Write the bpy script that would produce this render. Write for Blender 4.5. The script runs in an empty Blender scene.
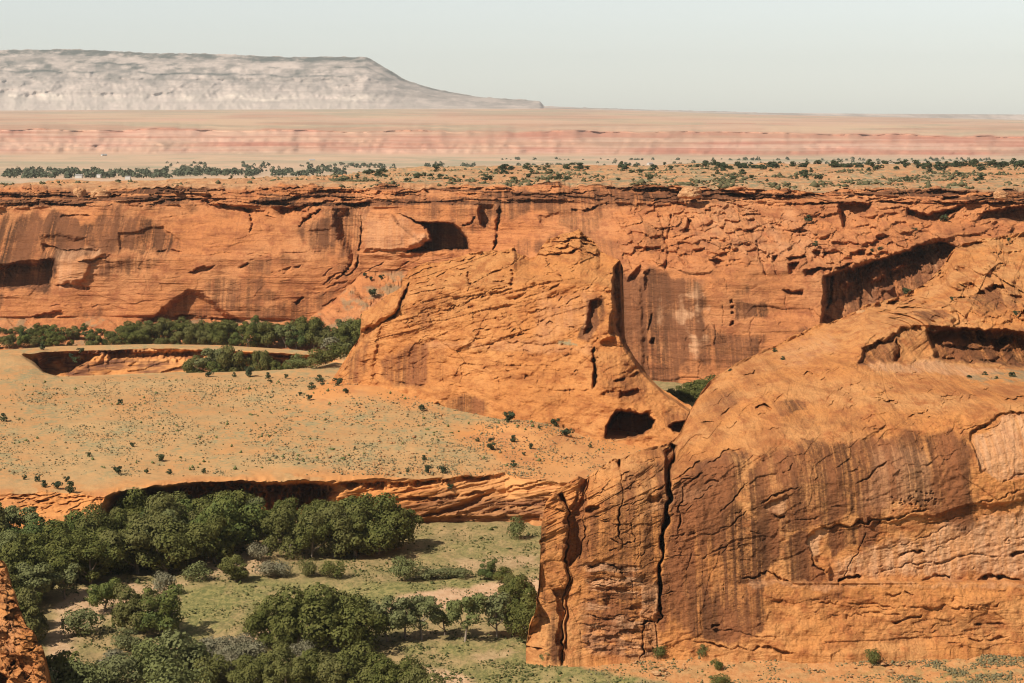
import bpy, math, random
import numpy as np
from mathutils import Vector

R = math.radians
SC = bpy.context.scene
COL = SC.collection
rng = np.random.default_rng(7)
random.seed(7)

# ------------------------------------------------------------------ camera, light, exposure
F = 1911.0            # focal length in pixels
CAMZ = 110.0          # height of the overlook above the canyon floor
HV = 118.0            # image row of the level horizon
cam_d = bpy.data.cameras.new("camera")
cam_d.sensor_width = 36.0
cam_d.lens = F / 1024 * 36.0
cam_d.shift_y = -(341.5 - HV) / 1024
cam_d.clip_start = 1.0
cam_d.clip_end = 80000.0
cam = bpy.data.objects.new("camera", cam_d)
cam.location = (0, 0, CAMZ)
cam.rotation_euler = (R(90), 0, 0)
COL.objects.link(cam)
SC.camera = cam

SUN_AZ = R(52)        # from straight behind the camera towards the left
SUN_EL = R(46)
sun_dir = Vector((-math.sin(SUN_AZ) * math.cos(SUN_EL), -math.cos(SUN_AZ) * math.cos(SUN_EL), math.sin(SUN_EL)))
sun_d = bpy.data.lights.new("sun", 'SUN')
sun_d.energy = 5.0
sun_d.angle = R(0.53)
sun_d.color = (1.0, 0.93, 0.82)
sun = bpy.data.objects.new("sun", sun_d)
sun.rotation_euler = sun_dir.to_track_quat('Z', 'Y').to_euler()
sun.location = (-300, -300, 600)
COL.objects.link(sun)

world = bpy.data.worlds.new("World")
SC.world = world
world.use_nodes = True
wn = world.node_tree.nodes
wl = world.node_tree.links
bg = wn["Background"]
sky = wn.new("ShaderNodeTexSky")
sky.sky_type = 'NISHITA'
sky.sun_disc = False
sky.sun_elevation = SUN_EL
sky.sun_rotation = math.atan2(sun_dir.x, sun_dir.y)
sky.altitude = 1800
sky.air_density = 1.0
sky.dust_density = 2.0
sky.ozone_density = 1.0
hs = wn.new("ShaderNodeHueSaturation")
hs.inputs["Saturation"].default_value = 0.42
wl.new(sky.outputs[0], hs.inputs["Color"])
tc = wn.new("ShaderNodeTexCoord"); sx = wn.new("ShaderNodeSeparateXYZ"); wl.new(tc.outputs["Generated"], sx.inputs[0])
hr = wn.new("ShaderNodeMapRange"); hr.interpolation_type = 'SMOOTHSTEP'; wl.new(sx.outputs["Z"], hr.inputs["Value"])
hr.inputs["From Min"].default_value = 0.05; hr.inputs["From Max"].default_value = 0.18; hr.inputs["To Min"].default_value = 1.0; hr.inputs["To Max"].default_value = 0.0
hm = wn.new("ShaderNodeMix"); hm.data_type = 'RGBA'; hm.blend_type = 'MULTIPLY'; wl.new(hr.outputs[0], hm.inputs["Factor"])
wl.new(hs.outputs[0], hm.inputs["A"]); hm.inputs["B"].default_value = (1.90, 1.87, 1.76, 1)
wl.new(hm.outputs["Result"], bg.inputs[0])
bg.inputs[1].default_value = 0.06

SC.view_settings.view_transform = 'Standard'
SC.view_settings.look = 'None'
SC.view_settings.gamma = 1.0
SC.view_settings.use_curve_mapping = False
SC.view_settings.exposure = 0.33
SC.render.engine = 'CYCLES'
SC.cycles.use_denoising = True
SC.cycles.filter_width = 1.1
SC.cycles.max_bounces = 5
SC.cycles.diffuse_bounces = 2
SC.cycles.volume_bounces = 0
HAZE = 2.2e-5

# ------------------------------------------------------------------ numeric helpers
def _hash(ix, iy, seed):
    h = (ix.astype(np.int64) * 374761393 + iy.astype(np.int64) * 668265263 + seed * 1442695041) & 0xFFFFFFFF
    h = ((h ^ (h >> 13)) * 1274126177) & 0xFFFFFFFF
    h = h ^ (h >> 16)
    return (h & 0xFFFFFF).astype(np.float64) / 0xFFFFFF

def vnoise(x, y, seed=0):
    x = np.asarray(x, float); y = np.asarray(y, float)
    ix = np.floor(x); iy = np.floor(y)
    fx = x - ix; fy = y - iy
    ux = fx * fx * fx * (fx * (fx * 6 - 15) + 10); uy = fy * fy * fy * (fy * (fy * 6 - 15) + 10)
    a = _hash(ix, iy, seed); b = _hash(ix + 1, iy, seed); c = _hash(ix, iy + 1, seed); d = _hash(ix + 1, iy + 1, seed)
    return ((a * (1 - ux) + b * ux) * (1 - uy) + (c * (1 - ux) + d * ux) * uy) * 2 - 1

def fbm(x, y, oct=4, seed=0, gain=0.5, lac=2.03):
    s = 0; a = 1; t = 0
    for o in range(oct):
        s = s + a * vnoise(x, y, seed + o * 17); t += a
        a *= gain; x = x * lac + 13.7; y = y * lac - 7.1
    return s / t * 1.6

def sst(e0, e1, x):
    t = np.clip((x - e0) / (e1 - e0), 0, 1)
    return t * t * (3 - 2 * t)

def terrace(n, sharp=0.2):
    k = np.floor(n); f = n - k
    return k + sst(0.5 - sharp, 0.5 + sharp, f)

def facets(x, y, seed=0, tilt=1.0, jit=0.9):
    """angular blocks: every Voronoi cell is a tilted plane with its own offset"""
    x = x + .09 * vnoise(x * 2.3, y * 2.3, seed + 71) + .035 * vnoise(x * 6, y * 6, seed + 73); y = y + .09 * vnoise(x * 2.1 + 9, y * 2.1, seed + 72) + .035 * vnoise(x * 6, y * 6 + 5, seed + 74)
    ix = np.floor(x); iy = np.floor(y); best = np.full(x.shape, 9e9); val = np.zeros(x.shape)
    for di in (-1, 0, 1):
        for dj in (-1, 0, 1):
            a = ix + di; b = iy + dj
            cx = a + .5 + jit * (_hash(a, b, seed) - .5); cy = b + .5 + jit * (_hash(a, b, seed + 1) - .5)
            d = (x - cx) ** 2 + (y - cy) ** 2; m = d < best
            h = _hash(a, b, seed + 2) * 2 - 1 + tilt * ((x - cx) * (_hash(a, b, seed + 3) * 2 - 1) + (y - cy) * (_hash(a, b, seed + 4) * 2 - 1))
            best = np.where(m, d, best); val = np.where(m, h, val)
    return val

def toY(v, val):
    return val if val >= 150 else (CAMZ - val) * F / (v - HV)

def P(u, v, Y):
    return np.stack([(u - 512.0) * Y / F, Y + 0 * u, CAMZ - (v - HV) * Y / F], -1)

def poly_sd(U, V, pts):
    """signed distance (px), positive inside"""
    pts = np.array(pts, float)
    d = np.full(U.shape, 1e9); ins = np.zeros(U.shape, bool)
    n = len(pts)
    for i in range(n):
        x0, y0 = pts[i]; x1, y1 = pts[(i + 1) % n]
        dx, dy = x1 - x0, y1 - y0
        t = np.clip(((U - x0) * dx + (V - y0) * dy) / (dx * dx + dy * dy + 1e-9), 0, 1)
        d = np.minimum(d, np.hypot(U - x0 - t * dx, V - y0 - t * dy))
        c = ((y0 > V) != (y1 > V)) & (U < (x1 - x0) * (V - y0) / (y1 - y0 + 1e-12) + x0)
        ins ^= c
    return np.where(ins, d, -d)

def line_d(U, V, pts):
    """distance to a polyline and the fraction along it"""
    pts = np.array(pts, float)
    L = np.r_[0, np.cumsum(np.hypot(*np.diff(pts, axis=0).T))]
    d = np.full(U.shape, 1e9); s = np.zeros(U.shape)
    for i in range(len(pts) - 1):
        x0, y0 = pts[i]; x1, y1 = pts[i + 1]
        dx, dy = x1 - x0, y1 - y0
        t = np.clip(((U - x0) * dx + (V - y0) * dy) / (dx * dx + dy * dy + 1e-9), 0, 1)
        dd = np.hypot(U - x0 - t * dx, V - y0 - t * dy)
        m = dd < d
        d = np.where(m, dd, d); s = np.where(m, (L[i] + t * (L[i + 1] - L[i])) / L[-1], s)
    return d, s

class Relief:
    """Rock relief: depth offset D (metres, + is into the rock) and colour masks (varnish and painted shade) over a surface patch."""
    def __init__(self, U, V, Y, warp=1.0, seed=0):
        self.U0, self.V0, self.Y = U, V, Y
        self.X = (U - 512) * Y / F; self.Z = CAMZ - (V - HV) * Y / F
        k = 1911.0 / Y
        X, Z = self.X, self.Z
        self.U = U + warp * k * (0.6 * vnoise(X / 7, Z / 7, seed + 1) + 0.4 * vnoise(X / 2.2, Z / 2.2, seed + 2) + .22 * vnoise(X / .9, Z / .9, seed + 6))
        self.V = V + warp * k * (0.5 * vnoise(X / 8, Z / 6, seed + 3) + 0.4 * vnoise(X / 2.0, Z / 1.6, seed + 4) + .2 * vnoise(X / .8, Z / .7, seed + 7))
        self.D = np.zeros(U.shape)
        self.M = np.zeros(U.shape + (4,))
    def _box(self, pts, m):
        p = np.array(pts, float)
        b = (self.U0 > p[:, 0].min() - m) & (self.U0 < p[:, 0].max() + m) & (self.V0 > p[:, 1].min() - m) & (self.V0 < p[:, 1].max() + m)
        return np.nonzero(b)
    def recess(self, pts, d, soft=3.0, stain_shade=0.0, roof=None):
        i = self._box(pts, 12 + soft)
        if len(i[0]) == 0: return
        sd = poly_sd(self.U[i], self.V[i], pts)
        self.D[i] += d * sst(-0.4, soft, sd)
        if stain_shade: self.M[i + (0,)] = np.maximum(self.M[i + (0,)], stain_shade * sst(-2, 3, sd))  # darker recess colour: varnish together with painted-in shade
    def crack(self, pts, w, d):
        i = self._box(pts, 6 + w * 3)
        if len(i[0]) == 0: return
        dd, s = line_d(self.U[i], self.V[i], pts)
        ww = w * (0.55 + 0.45 * np.sin(np.pi * np.clip(s * 0.9 + 0.05, 0, 1))) * (0.8 + 0.5 * vnoise(s * 14, s * 0 + d, 5))
        self.D[i] += d * np.exp(-(dd / np.maximum(ww, .15)) ** 2) * np.clip(.8 + .6 * vnoise(s * 9, s * 0 + d * 3, 6), .1, 1.3)
    def ledge(self, pts, d, h):
        """overhang: rock just below the line is undercut by d, fading out h pixels lower"""
        p = np.array(pts, float)
        b = (self.U0 > p[0, 0] - 2) & (self.U0 < p[-1, 0] + 2) & (self.V0 > p[:, 1].min() - 8) & (self.V0 < p[:, 1].max() + h + 8)
        i = np.nonzero(b)
        if len(i[0]) == 0: return
        U, V = self.U[i], self.V[i]
        vl = np.interp(U, p[:, 0], p[:, 1])
        t = (U - p[0, 0]) / (p[-1, 0] - p[0, 0])
        end = sst(0, 0.12, t) * sst(0, 0.12, 1 - t)
        hh = h * (0.5 + 0.5 * end) * (1 + 0.35 * vnoise(U / 9, V * 0 + d, 3))
        q = (V - vl) / hh
        br = np.clip(.75 + .75 * vnoise(U / (2.5 + h), V * 0 + p[0, 0], 13) + .3 * vnoise(U / 2.2, V / 3 + p[0, 1], 14), .05, 1.5)
        self.D[i] += d * end * br * sst(-0.08, 0.06, q) * (1 - sst(0.15, 1.0, q))
    def paint(self, ch, pts, a, soft=8.0):
        i = self._box(pts, soft + 4)
        if len(i[0]) == 0: return
        sd = poly_sd(self.U[i] , self.V[i], pts)
        sd = sd + soft * 0.7 * vnoise(self.X[i] / 5, self.Z[i] / 9, 77 + ch)
        k = a * sst(-soft * 0.5, soft * 0.6, sd)
        self.M[i + (ch,)] = np.maximum(self.M[i + (ch,)], k) if a > 0 else self.M[i + (ch,)] * (1 + k)
    def scatter_ledges(self, n, region, d, L, h, slope=0.0, seed=1):
        g = np.random.default_rng(seed)
        x0, y0, x1, y1 = region
        for _ in range(n):
            u = g.uniform(x0, x1); v = g.uniform(y0, y1); l = L * g.uniform(0.4, 1.5)
            k = g.normal(slope, 0.08)
            pts = [(u + l * t, v - k * l * t + g.normal(0, 0.7)) for t in (0, .3, .65, 1)]
            self.ledge(pts, d * g.uniform(0.4, 1.4), h * g.uniform(0.5, 1.5))
    def scatter_cracks(self, n, region, w, d, L, seed=1, lean=0.15):
        g = np.random.default_rng(seed)
        x0, y0, x1, y1 = region
        for _ in range(n):
            u = g.uniform(x0, x1); v = g.uniform(y0, y1); l = L * g.uniform(0.4, 1.4); k = g.normal(lean, 0.15)
            self.crack([(u, v), (u + k * l * .5 + g.normal(0, 1), v + l * .5), (u + k * l, v + l)], w * g.uniform(.6, 1.3), d * g.uniform(.5, 1.3))

def interp_curve(c, us):
    u = [p[0] for p in c]; v = np.interp(us, u, [p[1] for p in c])
    w = np.interp(us, u, [1.0 / toY(p[1], p[2]) for p in c])
    return v, w

def rough(c, amp, step=2.0, seed=0, k=6.0):
    us = np.arange(c[0][0], c[-1][0] + .01, step); us[-1] = c[-1][0]
    us = np.unique(np.r_[us, [p[0] for p in c]])
    v = np.interp(us, [p[0] for p in c], [p[1] for p in c]); Y = 1 / np.interp(us, [p[0] for p in c], [1 / toY(p[1], p[2]) for p in c])
    v = v + amp * (.7 * terrace(fbm(us / (k * 2), us * 0, 3, seed) * 2, .08) + .5 * vnoise(us / k * 2, us * 0 + 3, seed + 1))
    return [(float(a), float(b), float(max(150.0, d))) for a, b, d in zip(us, v, Y)]

def mottle(r, lo=.2, sx=9.0, sz=14.0, seed=150):
    r.M[..., 0] *= np.clip(.92 + .6 * fbm(r.X / sx, r.Z / sz, 4, seed) + .25 * fbm(r.X / 2.5, r.Z / 9, 3, seed + 5), lo, 1.1)

class Loft:
    def __init__(self, us, curves, rows):
        self.us = np.asarray(us, float); self.curves = curves
        Vs, Ws = [], []
        for k in range(len(curves) - 1):
            va, wa = interp_curve(curves[k], self.us); vb, wb = interp_curve(curves[k + 1], self.us)
            n = rows[k]
            for j in range(n + (k == len(curves) - 2)):
                t = j / n
                Vs.append(va + (vb - va) * t); Ws.append(wa + (wb - wa) * t)
        self.V = np.array(Vs); self.Y = 1.0 / np.array(Ws)
        self.U = np.broadcast_to(self.us, self.V.shape).copy()
    def at(self, u, v):
        """depth of the visible surface at a pixel (first curve pair from the bottom that spans v)"""
        for k in range(len(self.curves) - 2, -1, -1):
            va, wa = interp_curve(self.curves[k], np.array([u])); vb, wb = interp_curve(self.curves[k + 1], np.array([u]))
            if va[0] <= v <= vb[0] and vb[0] > va[0]:
                t = (v - va[0]) / (vb[0] - va[0])
                return 1.0 / (wa[0] + (wb[0] - wa[0]) * t)
        return None

def grid_mesh(name, G, mat, mask=None, smooth=True, kind='structure', label=None):
    nr, nc = G.shape[:2]
    me = bpy.data.meshes.new(name)
    me.vertices.add(nr * nc)
    me.vertices.foreach_set("co", np.ascontiguousarray(G.reshape(-1, 3), dtype=np.float32).ravel())
    idx = np.arange(nr * nc).reshape(nr, nc)
    q = np.stack([idx[1:, :-1], idx[1:, 1:], idx[:-1, 1:], idx[:-1, :-1]], -1).reshape(-1, 4)
    me.loops.add(q.size); me.polygons.add(len(q))
    me.loops.foreach_set("vertex_index", q.astype(np.int32).ravel())
    me.polygons.foreach_set("loop_start", np.arange(0, q.size, 4, dtype=np.int32))
    me.polygons.foreach_set("use_smooth", np.full(len(q), smooth))
    me.update(calc_edges=True)
    if mask is not None:
        a = me.attributes.new("mask", 'FLOAT_COLOR', 'POINT')
        a.data.foreach_set("color", np.ascontiguousarray(mask.reshape(-1, 4), dtype=np.float32).ravel())
    me.materials.append(mat)
    o = bpy.data.objects.new(name, me); COL.objects.link(o)
    o["kind"] = kind
    if label: o["label"] = label
    return o

def back_skirt(G, M, steps):
    """carry the top edge of a patch back and down so that the rock is a solid body"""
    rows = [G[0] + np.array([0, dy, dz]) for dy, dz in steps][::-1]
    return np.concatenate([np.array(rows), G]), np.concatenate([np.repeat(M[:1], len(rows), 0), M])

# ------------------------------------------------------------------ materials
class NT:
    def __init__(self, name):
        self.m = bpy.data.materials.new(name); self.m.use_nodes = True
        self.t = self.m.node_tree; self.n = self.t.nodes; self.l = self.t.links
        self.b = self.n["Principled BSDF"]
        self.b.inputs["Roughness"].default_value = 0.92
        self.b.inputs["Specular IOR Level"].default_value = 0.15
        self.geo = self.n.new("ShaderNodeNewGeometry")
    def set(self, sock, v):
        if hasattr(v, "is_output") or isinstance(v, bpy.types.NodeSocket): self.l.new(v, sock)
        elif v is not None: sock.default_value = v
    def noise(self, scale, stretch=(1, 1, 1), rot=(0, 0, 0), detail=5, rough=0.55, dist=0.0):
        mp = self.n.new("ShaderNodeMapping"); mp.inputs["Scale"].default_value = stretch; mp.inputs["Rotation"].default_value = rot
        self.l.new(self.geo.outputs["Position"], mp.inputs["Vector"])
        t = self.n.new("ShaderNodeTexNoise"); t.inputs["Scale"].default_value = scale; t.inputs["Detail"].default_value = detail
        t.inputs["Roughness"].default_value = rough; t.inputs["Distortion"].default_value = dist
        self.l.new(mp.outputs[0], t.inputs["Vector"])
        return t.outputs["Fac"]
    def ramp(self, x, a, b, lo=0.0, hi=1.0):
        r = self.n.new("ShaderNodeMapRange"); r.interpolation_type = 'SMOOTHSTEP'
        self.set(r.inputs["Value"], x)
        r.inputs["From Min"].default_value = a; r.inputs["From Max"].default_value = b
        r.inputs["To Min"].default_value = lo; r.inputs["To Max"].default_value = hi
        return r.outputs[0]
    def math(self, op, a, b=None):
        m = self.n.new("ShaderNodeMath"); m.operation = op
        self.set(m.inputs[0], a)
        if b is not None: self.set(m.inputs[1], b)
        return m.outputs[0]
    def mix(self, fac, a, b, blend='MIX'):
        m = self.n.new("ShaderNodeMix"); m.data_type = 'RGBA'; m.blend_type = blend
        self.set(m.inputs["Factor"], fac)
        c = lambda x: (*x, 1) if isinstance(x, tuple) and len(x) == 3 else x
        self.set(m.inputs["A"], c(a)); self.set(m.inputs["B"], c(b))
        return m.outputs["Result"]
    def mask(self):
        a = self.n.new("ShaderNodeAttribute"); a.attribute_name = "mask"
        s = self.n.new("ShaderNodeSeparateColor"); self.l.new(a.outputs["Color"], s.inputs[0])
        return s.outputs[0], s.outputs[1], s.outputs[2], a.outputs["Alpha"]
    def bump(self, h, dist, strength=1.0):
        b = self.n.new("ShaderNodeBump"); b.inputs["Distance"].default_value = dist; b.inputs["Strength"].default_value = strength
        self.l.new(h, b.inputs["Height"]); self.l.new(b.outputs[0], self.b.inputs["Normal"])
    def out(self, col):
        self.set(self.b.inputs["Base Color"], col if not isinstance(col, tuple) else (*col, 1))
        return self.m

def rock_material(name, c1, c2, c3, varn, pale, fine=1.0, dip=0.0, bump=0.5):
    t = NT(name)
    mv, mp, mg, ma = t.mask()
    big = t.noise(0.045 * fine, detail=6)
    med = t.noise(0.30 * fine, (1, .4, 1.3), detail=7, rough=0.66)
    strata = t.noise(0.8 * fine, (0.05, 0.02, 1.0), (0, R(dip), 0), detail=6, rough=0.7, dist=0.25)
    streak = t.noise(0.85 * fine, (1.0, 0.02, 0.022), detail=6, rough=0.68)
    wide = t.noise(0.16 * fine, (1.0, 0.1, 0.16), detail=4, rough=0.55)
    fines = t.noise(1.9 * fine, (0.7, 0.3, 1.3), (0, R(dip), 0), detail=5, rough=0.75)
    col = t.mix(t.ramp(big, 0.38, 0.64), c1, c2)
    col = t.mix(t.ramp(med, 0.44, 0.68, 0, 0.95), col, c3)
    col = t.mix(t.ramp(strata, 0.5, 0.72, 0, 0.5), col, tuple(x * 0.6 for x in c3))
    col = t.mix(t.ramp(strata, 0.46, 0.28, 0, 0.4), col, tuple(min(1, x * 1.22) for x in c1))
    brush = t.noise(0.42 * fine, (0.16, 0.03, 1.0), (0, R(dip), 0), detail=6, rough=0.7, dist=0.5)
    col = t.mix(t.ramp(brush, 0.50, 0.70, 0, 0.75), col, tuple(x * 0.82 for x in c3))
    col = t.mix(t.ramp(brush, 0.44, 0.26, 0, 0.45), col, (min(1, c2[0] * 1.1), c2[1] * 1.12, c2[2] * 1.15))
    # desert varnish and painted recess shade, broken up by streaks running down the face
    pat = t.math('ADD', t.math('MULTIPLY', t.ramp(streak, 0.34, 0.62), 0.52), t.ramp(wide, 0.36, 0.62, 0.16, 0.50))
    v = t.math('MULTIPLY', mv, t.math('ADD', pat, t.ramp(fines, 0.3, 0.7, 0.0, 0.28)))
    v = t.ramp(v, 0.05, 0.70, 0, 0.96)
    vc = t.mix(t.ramp(wide, 0.35, 0.65), tuple(x * 0.62 for x in varn), (varn[0] * 1.75, varn[1] * 1.6, varn[2] * 1.45))
    col = t.mix(v, col, vc)
    # thin dark wash runs even where the rock is unstained
    wash = t.math('MULTIPLY', t.ramp(streak, 0.58, 0.74), t.ramp(wide, 0.45, 0.62, 0, 0.4))
    col = t.mix(t.math('MULTIPLY', wash, t.math('SUBTRACT', 1.0, ma)), col, (varn[0] * 1.5, varn[1] * 1.4, varn[2] * 1.3))
    p = t.math('MULTIPLY', mp, t.ramp(streak, 0.66, 0.36, 0.25, 1.0))
    col = t.mix(p, col, pale)
    col = t.mix(t.math('MULTIPLY', ma, t.ramp(med, 0.30, 0.6, 1.0, .45)), col, t.mix(t.ramp(fines, 0.35, 0.65), (0.56, 0.355, 0.185), (0.50, 0.275, 0.13)))
    col = t.mix(t.math('MULTIPLY', mg, t.ramp(med, 0.42, 0.58)), col, (0.25, 0.24, 0.14))
    col = t.mix(t.ramp(fines, 0.45, 0.75, 0.0, 0.55), col, t.mix(1.0, col, (0.5, 0.42, 0.38), 'MULTIPLY'))
    h = t.math('ADD', t.math('MULTIPLY', fines, 0.9), t.math('ADD', t.math('MULTIPLY', strata, 0.8), med))
    t.bump(h, bump)
    return t.out(col)

ORANGE = (0.54, 0.220, 0.066); TAN = (0.56, 0.262, 0.094); RUST = (0.38, 0.132, 0.042); VARN = (0.145, 0.058, 0.025); PALE = (0.60, 0.335, 0.18)
m_near = rock_material("red_sandstone", ORANGE, TAN, RUST, VARN, PALE, 1.0, -24, .55)
m_butte = rock_material("orange_sandstone", (0.51, 0.206, 0.062), (0.55, 0.245, 0.082), (0.36, 0.125, 0.038), VARN, PALE, 0.8, -20, .7)
m_far = rock_material("far_sandstone", (0.51, 0.196, 0.070), (0.53, 0.230, 0.094), (0.35, 0.120, 0.048), (0.115, 0.049, 0.024), PALE, 0.6, -5, .9)

def bench_material():
    t = NT("sandy_sage_soil")
    sg, rk, vr, gr = t.mask()
    a = t.noise(0.03, detail=5); b = t.noise(0.55, detail=5, rough=0.7); c = t.noise(0.16, (1, 0.5, 1), detail=5, rough=0.65)
    st = t.noise(0.9, (0.07, 0.03, 1.4), (0, R(-16), 0), detail=5, rough=0.65, dist=0.5)
    sand = t.mix(t.ramp(a, 0.35, 0.65), (0.45, 0.265, 0.115), (0.46, 0.225, 0.085))
    sand = t.mix(t.ramp(c, 0.5, 0.7, 0, 0.6), sand, (0.37, 0.185, 0.07))
    f = t.math('MULTIPLY', sg, t.ramp(t.math('ADD', t.math('MULTIPLY', c, 0.5), t.math('MULTIPLY', b, 0.5)), 0.43, 0.60))
    col = t.mix(f, sand, t.mix(t.ramp(b, 0.4, 0.62), (0.345, 0.265, 0.13), (0.255, 0.21, 0.105)))
    rock = t.mix(t.ramp(a, 0.35, 0.65), ORANGE, TAN)
    rock = t.mix(t.ramp(st, 0.45, 0.68, 0, 0.6), rock, (0.36, 0.13, 0.05))
    col = t.mix(rk, col, rock)
    col = t.mix(t.math('MULTIPLY', vr, t.ramp(st, 0.3, 0.6, 0.5, 1.0)), col, (0.15, 0.06, 0.032))
    t.bump(t.math('ADD', t.math('MULTIPLY', b, 0.7), st), 0.35)
    return t.out(col)
m_bench = bench_material()

def floor_material():
    t = NT("meadow_soil")
    gr, sd, og, dk = t.mask()
    a = t.noise(0.05, (1, 0.6, 1), detail=6, rough=0.6); b = t.noise(0.9, (1, 0.5, 1), detail=6, rough=0.8); c = t.noise(0.22, (1, 0.45, 1), detail=7, rough=0.72)
    dry = t.mix(t.ramp(c, 0.38, 0.64), (0.37, 0.25, 0.115), (0.23, 0.175, 0.075))
    grass = t.mix(t.ramp(b, 0.40, 0.58), (0.285, 0.235, 0.085), (0.13, 0.13, 0.042))
    dry = t.mix(t.ramp(b, 0.46, 0.60, 0, .75), dry, (0.20, 0.15, 0.065))
    g = t.math('MULTIPLY', gr, t.ramp(t.math('ADD', t.math('MULTIPLY', a, 0.5), t.math('MULTIPLY', c, 0.5)), 0.36, 0.55))
    col = t.mix(g, dry, grass)
    col = t.mix(t.math('MULTIPLY', sd, t.ramp(c, 0.2, 0.42, 0.7, 1)), col, t.mix(t.ramp(b, 0.4, 0.6), (0.56, 0.36, 0.215), (0.48, 0.285, 0.155)))
    col = t.mix(t.math('MULTIPLY', og, t.ramp(c, 0.25, 0.5, 0.7, 1)), col, t.mix(t.ramp(b, 0.4, 0.6), (0.52, 0.255, 0.10), (0.44, 0.19, 0.068)))
    col = t.mix(t.math('MULTIPLY', dk, 0.8), col, (0.16, 0.11, 0.06))
    t.bump(b, 0.25)
    return t.out(col)
m_floor = floor_material()

def plain_material():
    t = NT("desert_plain")
    pink, grn, _, _ = t.mask()
    st = t.noise(0.06, (0.006, 0.006, 1.0), detail=5, rough=0.7, dist=0.1)
    pt = t.noise(0.0022, (0.5, 0.35, 1), detail=6, rough=0.6); s2 = t.noise(0.012, (0.4, 0.25, 1), detail=6, rough=0.65)
    base = t.mix(t.ramp(pt, 0.44, 0.58), (0.50, 0.33, 0.215), (0.37, 0.275, 0.18))
    base = t.mix(t.ramp(s2, 0.45, 0.7, 0, 0.7), base, (0.56, 0.38, 0.24))
    red = t.mix(t.ramp(st, 0.42, 0.57), (0.40, 0.165, 0.105), (0.53, 0.31, 0.22))
    red = t.mix(t.ramp(s2, 0.5, 0.7, 0, 0.5), red, (0.42, 0.15, 0.10))
    col = t.mix(pink, base, red)
    col = t.mix(t.math('MULTIPLY', grn, t.ramp(s2, 0.4, 0.6)), col, (0.27, 0.25, 0.16))
    return t.out(col)
m_plain = plain_material()

def mesa_material():
    t = NT("grey_shale")
    dk, wh, _, _ = t.mask()
    n = t.noise(0.006, (0.6, 0.2, 1.6), detail=8, rough=0.72); st = t.noise(0.02, (0.02, 0.02, 1), detail=4, dist=0.3)
    col = t.mix(t.ramp(n, 0.35, 0.65), (0.54, 0.43, 0.365), (0.30, 0.245, 0.21))
    col = t.mix(t.ramp(st, 0.5, 0.7, 0, 0.5), col, (0.22, 0.175, 0.145))
    col = t.mix(t.math('MULTIPLY', wh, t.ramp(n, 0.4, 0.6)), col, (0.68, 0.56, 0.46))
    col = t.mix(t.math('MULTIPLY', dk, t.ramp(n, 0.36, 0.56, 0.25, 1.0)), col, (0.05, 0.052, 0.04))
    return t.out(col)
m_mesa = mesa_material()

def leaf_material(name, c1, c2, c3):
    t = NT(name)
    oi = t.n.new("ShaderNodeObjectInfo")
    n = t.noise(0.45, detail=4); 
    col = t.mix(t.ramp(n, 0.38, 0.62), c1, c2)
    col = t.mix(t.ramp(oi.outputs["Random"], 0.25, 1.0, 0.0, 0.95), col, c3)
    t.b.inputs["Roughness"].default_value = 0.6
    t.b.inputs["Specular IOR Level"].default_value = 0.06
    t.out(col)
    tr = t.n.new("ShaderNodeBsdfTranslucent"); t.l.new(t.b.inputs["Base Color"].links[0].from_socket, tr.inputs["Color"])
    mx = t.n.new("ShaderNodeMixShader"); mx.inputs[0].default_value = 0.22
    t.l.new(t.b.outputs[0], mx.inputs[1]); t.l.new(tr.outputs[0], mx.inputs[2])
    t.l.new(mx.outputs[0], t.n["Material Output"].inputs["Surface"])
    return t.m
m_cotton = leaf_material("cottonwood_leaves", (0.090, 0.097, 0.024), (0.145, 0.142, 0.038), (0.145, 0.135, 0.045))
m_olive = leaf_material("olive_leaves", (0.185, 0.185, 0.080), (0.145, 0.150, 0.060), (0.155, 0.165, 0.055))
m_willow = leaf_material("willow_leaves", (0.10, 0.125, 0.035), (0.145, 0.155, 0.04), (0.085, 0.11, 0.035))
m_sage = leaf_material("sage_leaves", (0.235, 0.215, 0.135), (0.185, 0.17, 0.10), (0.22, 0.19, 0.115))
m_tuft = leaf_material("sage_tuft", (0.30, 0.235, 0.125), (0.22, 0.18, 0.095), (0.27, 0.22, 0.115))
m_distant = leaf_material("distant_leaves", (0.085, 0.10, 0.06), (0.12, 0.125, 0.075), (0.10, 0.11, 0.065))  # leaf colour lightened to stand in for distance haze
m_juniper = leaf_material("juniper_needles", (0.058, 0.072, 0.034), (0.075, 0.085, 0.036), (0.05, 0.065, 0.034))
def bark_material(name, a, b):
    t = NT(name); n = t.noise(3.0, (1, 1, 0.2))
    return t.out(t.mix(t.ramp(n, 0.35, 0.65), a, b))
m_grass = leaf_material("meadow_grass", (0.18, 0.17, 0.055), (0.25, 0.205, 0.08), (0.15, 0.15, 0.05))
m_darkgrass = leaf_material("dark_grass", (0.10, 0.105, 0.035), (0.14, 0.13, 0.045), (0.09, 0.10, 0.035))
m_apron = leaf_material("apron_scrub", (0.21, 0.185, 0.095), (0.15, 0.14, 0.07), (0.25, 0.2, 0.1))
m_rimscrub = leaf_material("rim_scrub", (0.105, 0.10, 0.048), (0.07, 0.075, 0.036), (0.16, 0.14, 0.07))
m_bark = bark_material("cottonwood_bark", (0.17, 0.13, 0.095), (0.30, 0.24, 0.18))
m_white = bark_material("white_paint", (0.55, 0.52, 0.48), (0.5, 0.47, 0.43))
m_roof = bark_material("grey_roofing", (0.30, 0.28, 0.27), (0.36, 0.33, 0.31))

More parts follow.
